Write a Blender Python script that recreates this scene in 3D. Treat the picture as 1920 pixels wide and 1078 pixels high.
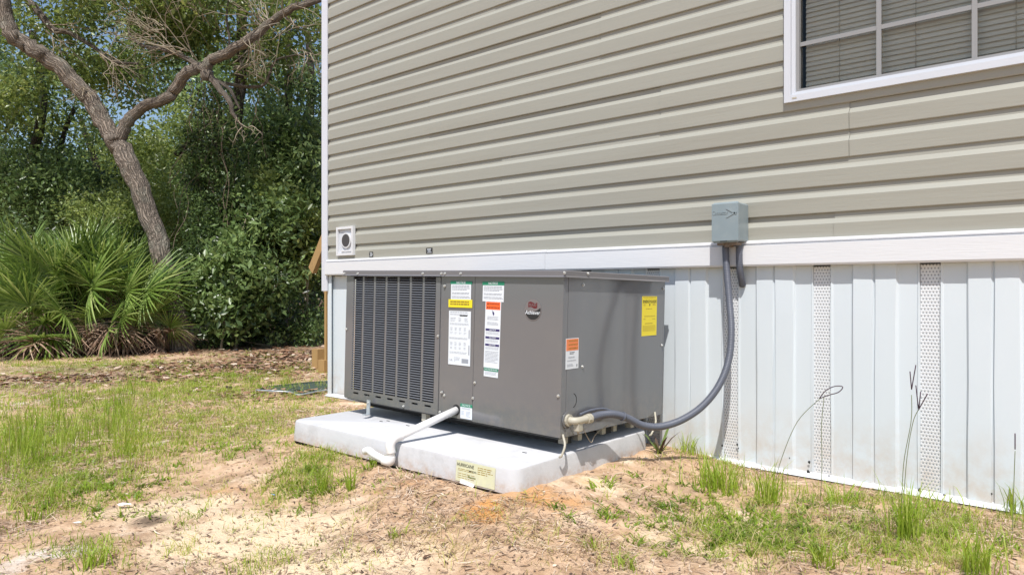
import bpy, math, random
import numpy as np
from mathutils import Vector, Matrix, Euler
random.seed(7); rng = np.random.default_rng(7)
R = math.radians
for o in list(bpy.data.objects): bpy.data.objects.remove(o)
S = bpy.context.scene; COL = S.collection

# ------------------------------------------------------------------ camera, light, exposure
CX, CY, CZ = 4.55, -3.194, 0.80
FOC, UC, VH = 1333.0, 960.0, 543.0
cam = bpy.data.objects.new('camera', bpy.data.cameras.new('camera')); COL.objects.link(cam)
cam.location = (CX, CY, CZ); cam.rotation_euler = (R(90), 0, R(40.5))
cam.data.sensor_width = 36; cam.data.lens = 25.0; cam.data.shift_y = 0.0021
cam.data.clip_start = 0.05; cam.data.clip_end = 600
S.camera = cam
SUN = Vector((0.26, -0.46, 0.86)).normalized()
SUN_EL = math.asin(SUN.z); SUN_AZ = math.atan2(SUN.x, SUN.y)
W = bpy.data.worlds.new('World'); S.world = W; W.use_nodes = True
wn = W.node_tree.nodes; wl = W.node_tree.links
sky = wn.new('ShaderNodeTexSky'); sky.sky_type = 'NISHITA'; sky.sun_disc = False
sky.sun_elevation = SUN_EL; sky.sun_rotation = SUN_AZ; sky.air_density = 1.0; sky.dust_density = 1.0; sky.ozone_density = 1.2
wl.new(sky.outputs[0], wn['Background'].inputs[0]); wn['Background'].inputs[1].default_value = 0.13
sd = bpy.data.lights.new('sun', 'SUN'); sd.energy = 4.5; sd.angle = R(0.6); sd.color = (1.0, 0.965, 0.915)
so = bpy.data.objects.new('sun', sd); COL.objects.link(so); so.location = (0, 0, 10)
so.rotation_euler = SUN.to_track_quat('Z', 'Y').to_euler()
S.view_settings.view_transform = 'Standard'; S.view_settings.look = 'None'
S.view_settings.gamma = 1; S.view_settings.use_curve_mapping = False
S.view_settings.exposure = 0.18

# ------------------------------------------------------------------ pixel rays (photo 1920x1078)
FW = Vector((-math.sin(R(40.5)), math.cos(R(40.5)), 0)); RT = Vector((FW.y, -FW.x, 0)); CP = Vector((CX, CY, CZ))
def ray(u, v): return FW + RT*((u-UC)/FOC) + Vector((0, 0, (VH-v)/FOC))
def at_depth(u, v, d): return CP + ray(u, v)*d
def at_y(u, v, y): d = ray(u, v); return CP + d*((y-CY)/d.y)
def at_x(u, v, x): d = ray(u, v); return CP + d*((x-CX)/d.x)

# ------------------------------------------------------------------ ground height
def vnoise(x, y, s, seed=0):
    x = np.asarray(x, float)/s; y = np.asarray(y, float)/s
    xi = np.floor(x).astype(np.int64); yi = np.floor(y).astype(np.int64); fx = x-xi; fy = y-yi
    fx = fx*fx*(3-2*fx); fy = fy*fy*(3-2*fy)
    def h(a, b):
        n = (a*374761393 + b*668265263 + seed*974634777) & 0xffffffff
        n = ((n ^ (n >> 13))*1274126177) & 0xffffffff
        return ((n ^ (n >> 16)) & 0xffff)/65535.0
    return (h(xi, yi)*(1-fx)+h(xi+1, yi)*fx)*(1-fy)+(h(xi, yi+1)*(1-fx)+h(xi+1, yi+1)*fx)*fy
def fbm(x, y, s, o=4, seed=0):
    t = 0; a = 1; n = 0
    for i in range(o): t = t+a*vnoise(x, y, s/2**i, seed+i); n += a; a *= .55
    return t/n
def sstep(a, b, x): t = np.clip((x-a)/(b-a), 0, 1); return t*t*(3-2*t)
def gz(x, y):
    x = np.asarray(x, float); y = np.asarray(y, float)
    dx = np.maximum(np.maximum(1.54-x, x-2.82), 0); dy = np.maximum(np.maximum(-1.24-y, y+0.35), 0)
    d = np.sqrt(dx*dx+dy*dy)
    z = 0.078*(1-sstep(0.0, 0.62, d))
    z = z - 0.012*np.clip(x-1, 0, 5)/3.0 - 0.004
    dist = np.sqrt((x-CX)**2+(y-CY)**2)
    under = sstep(0, 0.06, d)
    z = z + (fbm(x, y, .9, 3, 3)-.5)*.05*sstep(.2, 1.5, d)*sstep(0.15, 0.9, -y)
    z = z + (fbm(x, y, .16, 3, 11)-.5)*.030*under*sstep(0.0, .25, -y+0*x) + (fbm(x, y, .05, 2, 23)-.5)*.010*under
    return z - 0.02*(1-under)
def gp(u, v):
    z = 0.0
    for _ in range(6):
        d = (CZ-z)*FOC/(v-VH); p = at_depth(u, v, d); z = float(gz(p.x, p.y))
    return Vector((p.x, p.y, z))

# ------------------------------------------------------------------ materials
def new_mat(name):
    m = bpy.data.materials.new(name); m.use_nodes = True; return m, m.node_tree.nodes, m.node_tree.links
def bsdf(n): return n['Principled BSDF']
def srgb(r, g, b):
    f = lambda c: (c/255/12.92 if c/255 <= .04045 else ((c/255+.055)/1.055)**2.4)
    return (f(r), f(g), f(b), 1)
def mat(name, col, rough=.5, metal=0, noise=0, scale=8, bump=0, bscale=60, stretch=(1, 1, 1), spec=.5, dirt=None, dscale=3, damt=.4):
    m, n, l = new_mat(name); b = bsdf(n); b.inputs['Roughness'].default_value = rough; b.inputs['Metallic'].default_value = metal
    b.inputs['Specular IOR Level'].default_value = spec
    if len(col) == 3: col = (*col, 1)
    b.inputs['Base Color'].default_value = col
    tc = n.new('ShaderNodeTexCoord'); mp = n.new('ShaderNodeMapping'); mp.inputs['Scale'].default_value = stretch
    l.new(tc.outputs['Object'], mp.inputs[0])
    last = None
    if noise:
        t = n.new('ShaderNodeTexNoise'); t.inputs['Scale'].default_value = scale; t.inputs['Detail'].default_value = 6; l.new(mp.outputs[0], t.inputs[0])
        mx = n.new('ShaderNodeMix'); mx.data_type = 'RGBA'
        mx.inputs[6].default_value = tuple(c*(1-noise) for c in col[:3])+(1,); mx.inputs[7].default_value = tuple(min(c*(1+noise), 1) for c in col[:3])+(1,)
        l.new(t.outputs[0], mx.inputs[0]); last = mx.outputs[2]
    if dirt:
        t2 = n.new('ShaderNodeTexNoise'); t2.inputs['Scale'].default_value = dscale; t2.inputs['Detail'].default_value = 9; t2.inputs['Roughness'].default_value = .65; l.new(mp.outputs[0], t2.inputs[0])
        r = n.new('ShaderNodeMapRange'); r.inputs[1].default_value = .5; r.inputs[2].default_value = .75; r.inputs[4].default_value = damt; l.new(t2.outputs[0], r.inputs[0])
        mx2 = n.new('ShaderNodeMix'); mx2.data_type = 'RGBA'; mx2.inputs[6].default_value = col; mx2.inputs[7].default_value = (*dirt, 1)
        if last: l.new(last, mx2.inputs[6])
        l.new(r.outputs[0], mx2.inputs[0]); last = mx2.outputs[2]
    if last: l.new(last, b.inputs['Base Color'])
    if bump:
        t3 = n.new('ShaderNodeTexNoise'); t3.inputs['Scale'].default_value = bscale; t3.inputs['Detail'].default_value = 5; l.new(mp.outputs[0], t3.inputs[0])
        bp = n.new('ShaderNodeBump'); bp.inputs['Strength'].default_value = bump; bp.inputs['Distance'].default_value = .01; l.new(t3.outputs[0], bp.inputs['Height']); l.new(bp.outputs[0], b.inputs['Normal'])
    return m
M = {}
M['siding'] = mat('sage_vinyl', (.338, .334, .288), .42, noise=.05, scale=2.2, bump=.08, bscale=22, stretch=(.35, 1, 6), dirt=(.27, .255, .21), dscale=1.6, damt=.45)
M['white_trim'] = mat('white_vinyl_trim', (.66, .665, .68), .45, noise=.03, bump=.10, bscale=40, stretch=(.3, 1, 5))
M['corner_trim'] = mat('corner_post_vinyl', (.60, .61, .66), .45, noise=.03)
M['frame_white'] = mat('window_frame_white', (.56, .58, .62), .35, noise=.03, scale=4)
M['muntin'] = mat('muntin_white', (.26, .26, .26), .5)
M['paint'] = mat('grey_enamel', (.138, .142, .150), .11, noise=.05, scale=1.5, bump=.05, bscale=3.5, spec=1.0, dirt=(.22, .21, .19), dscale=2.2, damt=.25)
M['paint_dark'] = mat('grey_enamel_lid', (.165, .16, .165), .35, noise=.05, scale=2)
M['coil'] = mat('coil_dark', (.018, .018, .022), .6)
M['alu'] = mat('aluminium_end_plate', (.95, .95, .96), .15, metal=1)
M['gap'] = mat('dark_gap', (.02, .02, .02), .8)
M['screw'] = mat('zinc_screw', (.62, .62, .60), .3, metal=.6)
M['galv'] = mat('galvanised_steel', (.50, .54, .55), .42, metal=.55, noise=.15, scale=30)
M['pad'] = mat('grey_plastic_pad', (.56, .56, .57), .6, noise=.13, scale=5, bump=.12, bscale=90, dirt=(.38, .375, .37), dscale=5, damt=.8, spec=.3)
def add_mud(m, z0, z1, amt, col=(.42, .28, .18)):
    n = m.node_tree.nodes; l = m.node_tree.links; b = bsdf(n); src = b.inputs['Base Color'].links[0].from_socket
    tc = n.new('ShaderNodeTexCoord'); sx = n.new('ShaderNodeSeparateXYZ'); l.new(tc.outputs['Object'], sx.inputs[0]); t = n.new('ShaderNodeTexNoise'); t.inputs['Scale'].default_value = 22; t.inputs['Detail'].default_value = 9; t.inputs['Roughness'].default_value = .75; l.new(tc.outputs['Object'], t.inputs[0])
    mr = n.new('ShaderNodeMapRange'); mr.inputs[1].default_value = z0; mr.inputs[2].default_value = z1; mr.inputs[3].default_value = amt; mr.inputs[4].default_value = 0; l.new(sx.outputs[2], mr.inputs[0])
    r2 = n.new('ShaderNodeMapRange'); r2.inputs[1].default_value = .42; r2.inputs[2].default_value = .62; l.new(t.outputs[0], r2.inputs[0]); q = n.new('ShaderNodeMath'); q.operation = 'MULTIPLY'; l.new(mr.outputs[0], q.inputs[0]); l.new(r2.outputs[0], q.inputs[1])
    mx = n.new('ShaderNodeMix'); mx.data_type = 'RGBA'; l.new(q.outputs[0], mx.inputs[0]); l.new(src, mx.inputs[6]); mx.inputs[7].default_value = (*col, 1); l.new(mx.outputs[2], b.inputs['Base Color'])
add_mud(M['pad'], -.055, .0, .8)
add_mud(M['paint'], -.02, .16, .35, (.26, .22, .18))
M['pvc'] = mat('white_pvc', (.78, .77, .76), .35, noise=.04, scale=9, dirt=(.55, .50, .46), dscale=9, damt=.3)
M['conduit'] = mat('grey_conduit', (.105, .115, .145), .42, noise=.1, scale=30)
M['beige'] = mat('beige_fitting', (.44, .41, .33), .5, noise=.1, scale=30, dirt=(.25, .2, .14), dscale=20)
M['box'] = mat('box_blue_grey', (.225, .275, .295), .38, noise=.10, scale=14, dirt=(.30, .33, .33), dscale=16, damt=.5)
M['rust'] = mat('rusty_bracket', (.19, .14, .10), .7, noise=.3, scale=60)
M['lumber'] = mat('yellow_lumber', (.40, .25, .10), .6, noise=.2, scale=6, stretch=(8, 8, 1), bump=.2)
M['blind'] = mat('blind_slat', (.76, .745, .67), .5)
M['room'] = mat('room_dark', (.25, .25, .22), .9)
M['roof'] = mat('roof_shingle', (.12, .11, .10), .9, noise=.3, scale=20)
M['l_white'] = mat('sticker_white', (.70, .74, .78), .35)
M['l_green'] = mat('sticker_green', (.015, .22, .12), .4)
M['l_yellow'] = mat('sticker_yellow', (.80, .66, .02), .4)
M['l_orange'] = mat('sticker_orange', (.88, .13, .02), .4)
M['l_orange2'] = mat('sticker_faded_orange', (.78, .22, .07), .4)
M['l_navy'] = mat('sticker_navy', (.03, .02, .12), .4)
M['ink'] = mat('print_black', (.02, .02, .02), .5)
M['ink_grey'] = mat('print_grey', (.30, .32, .36), .5)
M['ink_brown'] = mat('print_brown', (.30, .20, .02), .5)
M['l_cream'] = mat('sticker_cream', (.62, .62, .42), .5, noise=.1, scale=40, dirt=(.52, .50, .48), dscale=14, damt=.8)
M['red'] = mat('badge_red', (.12, .008, .012), .4)
M['badge'] = mat('badge_grey', (.20, .18, .18), .3, metal=.2)
M['screen'] = mat('screen_dark', (.055, .08, .06), .7)
M['paper'] = mat('paper_white', (.8, .8, .8), .8)
M['blue'] = mat('blue_plastic', (.15, .3, .6), .5)
def glass():
    m, n, l = new_mat('window_glass'); n.remove(bsdf(n)); out = n['Material Output']
    tr = n.new('ShaderNodeBsdfTransparent'); tr.inputs[0].default_value = (.88, .89, .87, 1)
    gl = n.new('ShaderNodeBsdfGlossy'); gl.inputs['Roughness'].default_value = .02; gl.inputs[0].default_value = (.9, .95, .92, 1)
    fr = n.new('ShaderNodeFresnel'); fr.inputs[0].default_value = 1.38; mx = n.new('ShaderNodeMixShader')
    l.new(fr.outputs[0], mx.inputs[0]); l.new(tr.outputs[0], mx.inputs[1]); l.new(gl.outputs[0], mx.inputs[2]); l.new(mx.outputs[0], out.inputs[0]); return m
M['glass'] = glass()
def skirt_mat(vent=False):
    m, n, l = new_mat('skirting_vinyl_vented' if vent else 'skirting_vinyl'); b = bsdf(n); b.inputs['Roughness'].default_value = .5; b.inputs['Specular IOR Level'].default_value = .35
    tc = n.new('ShaderNodeTexCoord'); sx = n.new('ShaderNodeSeparateXYZ'); l.new(tc.outputs['Object'], sx.inputs[0])
    base = (.60, .655, .69, 1) if not vent else (.66, .68, .70, 1)
    # soil splashed on the foot of the panels
    t = n.new('ShaderNodeTexNoise'); t.inputs['Scale'].default_value = 9; t.inputs['Detail'].default_value = 9; t.inputs['Roughness'].default_value = .7; l.new(tc.outputs['Object'], t.inputs[0])
    mr = n.new('ShaderNodeMapRange'); mr.inputs[1].default_value = 0.0; mr.inputs[2].default_value = .30; mr.inputs[3].default_value = .6; mr.inputs[4].default_value = 0; l.new(sx.outputs[2], mr.inputs[0])
    mt = n.new('ShaderNodeMath'); mt.operation = 'MULTIPLY'; l.new(mr.outputs[0], mt.inputs[0])
    r2 = n.new('ShaderNodeMapRange'); r2.inputs[1].default_value = .38; r2.inputs[2].default_value = .62; l.new(t.outputs[0], r2.inputs[0]); l.new(r2.outputs[0], mt.inputs[1])
    mx = n.new('ShaderNodeMix'); mx.data_type = 'RGBA'; mx.inputs[6].default_value = base; mx.inputs[7].default_value = (.50, .38, .27, 1); l.new(mt.outputs[0], mx.inputs[0])
    last = mx.outputs[2]
    if vent:
        def mth(op, a, bb=None):
            q = n.new('ShaderNodeMath'); q.operation = op
            for i, s in enumerate((a, bb)):
                if s is None: continue
                if isinstance(s, (int, float)): q.inputs[i].default_value = s
                else: l.new(s, q.inputs[i])
            return q.outputs[0]
        zz = mth('MULTIPLY', sx.outputs[2], 1/.0135); row = mth('FLOOR', zz); off = mth('MULTIPLY', mth('MODULO', row, 2), .5)
        xx = mth('ADD', mth('MULTIPLY', sx.outputs[0], 1/.0118), off)
        fx = mth('SUBTRACT', mth('FRACT', xx), .5); fz = mth('SUBTRACT', mth('FRACT', zz), .5)
        d = mth('SQRT', mth('ADD', mth('MULTIPLY', fx, fx), mth('MULTIPLY', fz, fz)))
        hole = mth('LESS_THAN', d, .24)
        m2 = n.new('ShaderNodeMix'); m2.data_type = 'RGBA'; m2.inputs[7].default_value = (.26, .28, .30, 1); l.new(last, m2.inputs[6]); l.new(hole, m2.inputs[0]); last = m2.outputs[2]
        bp = n.new('ShaderNodeBump'); bp.inputs['Strength'].default_value = .7; bp.inputs['Distance'].default_value = .003; l.new(d, bp.inputs['Height']); l.new(bp.outputs[0], b.inputs['Normal'])
    l.new(last, b.inputs['Base Color']); return m
M['skirt'] = skirt_mat(); M['vent'] = skirt_mat(True)
def ramp_attr(name, stops, rough=.5, trans=.0, attr='tint', spec=.4, noise=0):
    m, n, l = new_mat(name); b = bsdf(n); a = n.new('ShaderNodeAttribute'); a.attribute_name = attr
    r = n.new('ShaderNodeValToRGB'); r.color_ramp.interpolation = 'LINEAR'
    while len(r.color_ramp.elements) < len(stops): r.color_ramp.elements.new(.5)
    for e, (p, c) in zip(r.color_ramp.elements, stops): e.position = p; e.color = (*c, 1)
    l.new(a.outputs['Fac'], r.inputs[0]); l.new(r.outputs[0], b.inputs['Base Color']); b.inputs['Roughness'].default_value = rough; b.inputs['Specular IOR Level'].default_value = spec
    if trans:
        t = n.new('ShaderNodeBsdfTranslucent'); mx = n.new('ShaderNodeMixShader'); mx.inputs[0].default_value = trans
        hs = n.new('ShaderNodeHueSaturation'); hs.inputs['Value'].default_value = 1.5; hs.inputs['Hue'].default_value = .48; l.new(r.outputs[0], hs.inputs['Color']); l.new(hs.outputs[0], t.inputs[0])
        l.new(b.outputs[0], mx.inputs[1]); l.new(t.outputs[0], mx.inputs[2]); l.new(mx.outputs[0], n['Material Output'].inputs[0])
    return m
M['oak_leaf'] = ramp_attr('oak_leaves', [(0, (.05, .08, .020)), (.5, (.14, .20, .045)), (.85, (.23, .29, .08)), (1, (.30, .33, .10))], .36, .45, spec=.7)
M['dark_leaf'] = ramp_attr('dark_leaves', [(0, (.025, .045, .018)), (.45, (.10, .165, .048)), (1, (.28, .39, .14))], .36, .42, spec=.7)
M['light_leaf'] = ramp_attr('light_leaves', [(0, (.12, .17, .04)), (.6, (.24, .31, .08)), (1, (.36, .42, .15))], .38, .45, spec=.7)
M['grass'] = ramp_attr('grass_blades', [(0, (.12, .20, .020)), (.45, (.26, .38, .035)), (.8, (.42, .47, .10)), (1, (.58, .47, .27))], .45, .42)
M['litter'] = ramp_attr('dry_litter', [(0, (.08, .052, .036)), (.3, (.27, .17, .11)), (.65, (.50, .36, .25)), (1, (.70, .58, .45))], .8, 0)
M['leaf_litter'] = ramp_attr('fallen_leaves', [(0, (.06, .035, .022)), (.4, (.22, .11, .06)), (.75, (.38, .24, .15)), (1, (.56, .45, .35))], .7, 0)
M['frond'] = ramp_attr('palmetto_blade', [(0, (.07, .13, .03)), (.55, (.21, .32, .065)), (1, (.42, .50, .18))], .36, .30, spec=.6)
M['frond_dead'] = ramp_attr('palmetto_dead', [(0, (.13, .075, .05)), (.6, (.30, .19, .13)), (1, (.46, .35, .25))], .7, .1)
M['stalk'] = mat('petiole_green', (.10, .15, .03), .5)
M['weed_stem'] = mat('weed_stem', (.16, .19, .09), .6)
M['seed'] = mat('seed_head', (.06, .03, .05), .7)
def bark(name, c1, c2, lichen=(.30, .30, .24)):
    m, n, l = new_mat(name); b = bsdf(n); b.inputs['Roughness'].default_value = .85
    tc = n.new('ShaderNodeTexCoord'); ba = n.new('ShaderNodeAttribute'); ba.attribute_name = 'bark_co'
    ds = n.new('ShaderNodeTexNoise'); ds.inputs['Scale'].default_value = 9; ds.inputs['Detail'].default_value = 5; l.new(ba.outputs['Vector'], ds.inputs[0])
    va = n.new('ShaderNodeVectorMath'); va.operation = 'MULTIPLY_ADD'; va.inputs[1].default_value = (.07, .07, .3); l.new(ds.outputs['Color'], va.inputs[0]); l.new(ba.outputs['Vector'], va.inputs[2])
    mp = n.new('ShaderNodeMapping'); mp.inputs['Scale'].default_value = (1, 1, .17); l.new(va.outputs[0], mp.inputs[0])
    v = n.new('ShaderNodeTexVoronoi'); v.inputs['Scale'].default_value = 30; v.feature = 'DISTANCE_TO_EDGE'; l.new(mp.outputs[0], v.inputs[0])
    t = n.new('ShaderNodeTexNoise'); t.inputs['Scale'].default_value = 30; t.inputs['Detail'].default_value = 8; l.new(mp.outputs[0], t.inputs[0])
    r = n.new('ShaderNodeMapRange'); r.inputs[2].default_value = .28; l.new(v.outputs['Distance'], r.inputs[0])
    mu = n.new('ShaderNodeMath'); mu.operation = 'MULTIPLY_ADD'; mu.inputs[1].default_value = .55; l.new(r.outputs[0], mu.inputs[0])
    mm_ = n.new('ShaderNodeMath'); mm_.operation = 'MULTIPLY'; mm_.inputs[1].default_value = .6; l.new(t.outputs[0], mm_.inputs[0]); l.new(mm_.outputs[0], mu.inputs[2])
    mx = n.new('ShaderNodeMix'); mx.data_type = 'RGBA'; mx.inputs[6].default_value = (*c1, 1); mx.inputs[7].default_value = (*c2, 1); l.new(mu.outputs[0], mx.inputs[0])
    t2 = n.new('ShaderNodeTexNoise'); t2.inputs['Scale'].default_value = 3.5; t2.inputs['Detail'].default_value = 6; l.new(tc.outputs['Object'], t2.inputs[0])
    r2 = n.new('ShaderNodeMapRange'); r2.inputs[1].default_value = .55; r2.inputs[2].default_value = .68; r2.inputs[4].default_value = .55; l.new(t2.outputs[0], r2.inputs[0])
    m2 = n.new('ShaderNodeMix'); m2.data_type = 'RGBA'; m2.inputs[7].default_value = (*lichen, 1); l.new(mx.outputs[2], m2.inputs[6]); l.new(r2.outputs[0], m2.inputs[0]); l.new(m2.outputs[2], b.inputs['Base Color'])
    bp = n.new('ShaderNodeBump'); bp.inputs['Strength'].default_value = 1; bp.inputs['Distance'].default_value = .03; l.new(mu.outputs[0], bp.inputs['Height']); l.new(bp.outputs[0], b.inputs['Normal'])
    return m
M['bark'] = bark('oak_bark', (.045, .036, .028), (.35, .285, .225)); M['bark_dark'] = bark('dark_bark', (.02, .015, .012), (.10, .075, .055), (.10, .11, .07))
M['twig'] = mat('dead_twigs', (.30, .25, .18), .8, noise=.2, scale=20)
def ground_mat():
    m, n, l = new_mat('sandy_soil'); b = bsdf(n); b.inputs['Roughness'].default_value = .95; b.inputs['Specular IOR Level'].default_value = .15
    tc = n.new('ShaderNodeTexCoord')
    def nz(s, d=8, r=.6):
        t = n.new('ShaderNodeTexNoise'); t.inputs['Scale'].default_value = s; t.inputs['Detail'].default_value = d; t.inputs['Roughness'].default_value = r; l.new(tc.outputs['Object'], t.inputs[0]); return t.outputs[0]
    def att(a): q = n.new('ShaderNodeAttribute'); q.attribute_name = a; return q.outputs['Fac']
    def rng_(x, a, c): q = n.new('ShaderNodeMapRange'); q.inputs[1].default_value = a; q.inputs[2].default_value = c; l.new(x, q.inputs[0]); return q.outputs[0]
    def add(a, c, w=1):
        q = n.new('ShaderNodeMath'); q.operation = 'MULTIPLY_ADD'; l.new(c, q.inputs[0]); q.inputs[1].default_value = w; l.new(a, q.inputs[2]); return q.outputs[0]
    def mix(f, a, c):
        q = n.new('ShaderNodeMix'); q.data_type = 'RGBA'; l.new(f, q.inputs[0])
        if isinstance(a, tuple): q.inputs[6].default_value = (*a, 1)
        else: l.new(a, q.inputs[6])
        if isinstance(c, tuple): q.inputs[7].default_value = (*c, 1)
        else: l.new(c, q.inputs[7])
        return q.outputs[2]
    c = mix(rng_(nz(14), .35, .65), (.47, .305, .185), (.70, .50, .335))
    c = mix(rng_(nz(4.5, 9, .68), .50, .66), c, (.36, .24, .155))
    c = mix(rng_(nz(3.1, 9, .7), .56, .66), c, (.76, .60, .44))
    c = mix(rng_(add(att('cream'), nz(7), .9), .75, 1.05), c, (.80, .63, .43))
    c = mix(rng_(add(att('white'), nz(9), .9), .85, 1.15), c, (.78, .72, .65))
    c = mix(rng_(add(att('orange'), nz(12), .8), .8, 1.2), c, (.62, .31, .11))
    c = mix(rng_(add(att('mulch_shade'), nz(16), .9), .75, 1.15), c, (.14, .092, .06))
    c = mix(rng_(add(att('moss'), nz(11), .9), .85, 1.2), c, (.26, .24, .09))
    c = mix(rng_(add(att('darker'), nz(10), .6), .7, 1.0), c, (.20, .145, .10))
    sp = nz(95, 3, .7); c = mix(rng_(sp, .60, .70), c, (.30, .20, .13))
    l.new(c, b.inputs['Base Color'])
    h = add(nz(45, 8, .7), nz(180, 3), .5)
    bp = n.new('ShaderNodeBump'); bp.inputs['Strength'].default_value = .7; bp.inputs['Distance'].default_value = .012; l.new(h, bp.inputs['Height']); l.new(bp.outputs[0], b.inputs['Normal'])
    return m
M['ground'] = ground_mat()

# ------------------------------------------------------------------ object helpers
def link(name, me, parent=None, loc=None):
    o = bpy.data.objects.new(name, me); COL.objects.link(o)
    if parent is not None: o.parent = parent
    if loc is not None: o.location = loc
    return o
def tag(o, label=None, cat=None, group=None, kind=None):
    if label: o['label'] = label
    if cat: o['category'] = cat
    if group: o['group'] = group
    if kind: o['kind'] = kind
    return o
def empty(name, loc=(0, 0, 0), rot=(0, 0, 0)):
    o = bpy.data.objects.new(name, None); COL.objects.link(o); o.location = loc; o.rotation_euler = rot; o.empty_display_size = .1; return o
class MB:
    def __init__(s): s.v = []; s.f = []; s.sm = []; s.bc = {}
    def add(s, vs, fs, smooth=False):
        b = len(s.v); s.v += [tuple(v) for v in vs]; s.f += [tuple(i+b for i in f) for f in fs]; s.sm += [smooth]*len(fs); return s
    def box(s, a, b, M4=None, bev=0):
        x0, y0, z0 = a; x1, y1, z1 = b
        if bev:
            e = bev; V = []
            for z, ins in ((z0, e), (z0+e, 0), (z1-e, 0), (z1, e)):
                for (cx, cy, sx, sy) in ((x0, y0, 1, 1), (x1, y0, -1, 1), (x1, y1, -1, -1), (x0, y1, 1, -1)):
                    V.append((cx+sx*(ins+0), cy+sy*(ins+0), z))
            F = [(3, 2, 1, 0), (12, 13, 14, 15)]
            for k in range(3):
                for i in range(4): j = (i+1) % 4; F.append((4*k+i, 4*k+j, 4*k+4+j, 4*k+4+i))
        else:
            V = [(x0, y0, z0), (x1, y0, z0), (x1, y1, z0), (x0, y1, z0), (x0, y0, z1), (x1, y0, z1), (x1, y1, z1), (x0, y1, z1)]
            F = [(3, 2, 1, 0), (4, 5, 6, 7), (0, 1, 5, 4), (1, 2, 6, 5), (2, 3, 7, 6), (3, 0, 4, 7)]
        if M4 is not None: V = [M4 @ Vector(v) for v in V]
        return s.add(V, F)
    def tube(s, pts, rad, n=10, caps=True, wob=0, seed=0, smooth=True):
        pts = [Vector(p) for p in pts]; N = len(pts)
        if not hasattr(rad, '__len__'): rad = [rad]*N
        T = [(pts[min(i+1, N-1)]-pts[max(i-1, 0)]).normalized() for i in range(N)]
        up = Vector((0, 0, 1)) if abs(T[0].z) < .9 else Vector((1, 0, 0)); A = (up-T[0]*up.dot(T[0])).normalized(); V = []
        rr = random.Random(seed)
        ph = [rr.uniform(.82, 1.18) if wob else 1 for _ in range(n)]
        for i in range(N):
            A = (A-T[i]*A.dot(T[i])).normalized(); B = T[i].cross(A)
            for k in range(n):
                a = 2*math.pi*k/n; r = rad[i]*(1+wob*((ph[k]-1)*3+rr.uniform(-.35, .35))) if wob else rad[i]
                V.append(pts[i]+A*math.cos(a)*r+B*math.sin(a)*r)
        F = [(i*n+k, i*n+(k+1) % n, (i+1)*n+(k+1) % n, (i+1)*n+k) for i in range(N-1) for k in range(n)]
        L_ = 0; b_ = len(s.v)
        for i in range(N):
            if i: L_ += (pts[i]-pts[i-1]).length
            for k in range(n): a = 2*math.pi*k/n; s.bc[b_+i*n+k] = (math.cos(a)*.15, math.sin(a)*.15, L_)
        s.add(V, F, smooth)
        if caps:
            b = len(s.v)-N*n; s.f.append(tuple(b+k for k in reversed(range(n)))); s.sm.append(False)
            s.f.append(tuple(b+(N-1)*n+k for k in range(n))); s.sm.append(False)
        return s
    def build(s, name, m, parent=None):
        me = bpy.data.meshes.new(name); me.from_pydata(s.v, [], s.f); me.polygons.foreach_set('use_smooth', s.sm); me.materials.append(m)
        if m.name.endswith('_bark'):
            at = me.attributes.new('bark_co', 'FLOAT_VECTOR', 'POINT')
            for i, c in s.bc.items(): at.data[i].vector = c
        me.update()
        return link(name, me, parent)
def smooth_path(pts, sub=5):
    P = [Vector(p) for p in pts]; out = []
    for i in range(len(P)-1):
        p0 = P[max(i-1, 0)]; p1 = P[i]; p2 = P[i+1]; p3 = P[min(i+2, len(P)-1)]
        for k in range(sub):
            t = k/sub; out.append(.5*((2*p1)+(p2-p0)*t+(2*p0-5*p1+4*p2-p3)*t*t+(3*p1-p0-3*p2+p3)*t**3))
    out.append(P[-1]); return out
def lerp_list(a, sub):
    out = []
    for i in range(len(a)-1):
        for k in range(sub): out.append(a[i]+(a[i+1]-a[i])*k/sub)
    out.append(a[-1]); return out
def np_mesh(name, V, F, m, parent=None, tint=None, smooth=False):
    me = bpy.data.meshes.new(name); V = np.ascontiguousarray(V, np.float32).reshape(-1, 3); F = np.ascontiguousarray(F, np.int32); k = F.shape[1]
    me.vertices.add(len(V)); me.vertices.foreach_set('co', V.ravel()); me.loops.add(F.size); me.loops.foreach_set('vertex_index', F.ravel())
    me.polygons.add(len(F)); me.polygons.foreach_set('loop_start', np.arange(0, F.size, k, dtype=np.int32))
    if smooth: me.polygons.foreach_set('use_smooth', np.ones(len(F), bool))
    me.materials.append(m)
    if tint is not None:
        at = me.attributes.new('tint', 'FLOAT', 'POINT'); at.data.foreach_set('value', np.ascontiguousarray(tint, np.float32))
    me.update(calc_edges=True); me.validate()
    return link(name, me, parent)
def text_mesh(txt, size, m, parent, mat4, name='lettering', width=None, extr=0.0, shear=0):
    c = bpy.data.curves.new('txt', 'FONT'); c.body = txt; c.size = size; c.align_x = 'CENTER'; c.align_y = 'CENTER'; c.extrude = extr; c.shear = shear; c.offset = size*.012; c.resolution_u = 2
    t = bpy.data.objects.new('txt', c); COL.objects.link(t); bpy.context.view_layer.update()
    me = bpy.data.meshes.new_from_object(t.evaluated_get(bpy.context.evaluated_depsgraph_get())); bpy.data.objects.remove(t)
    xs = [v.co.x for v in me.vertices]; sx = width/(max(xs)-min(xs)) if width else 1
    me.transform(mat4 @ Matrix.Diagonal((sx, 1, 1, 1))); me.materials.clear(); me.materials.append(m)
    return link(name, me, parent)
FRONT = Matrix.Rotation(R(90), 4, 'X')           # text facing -y
SIDE = Matrix.Rotation(R(90), 4, 'Z') @ FRONT    # text facing +x

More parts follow.
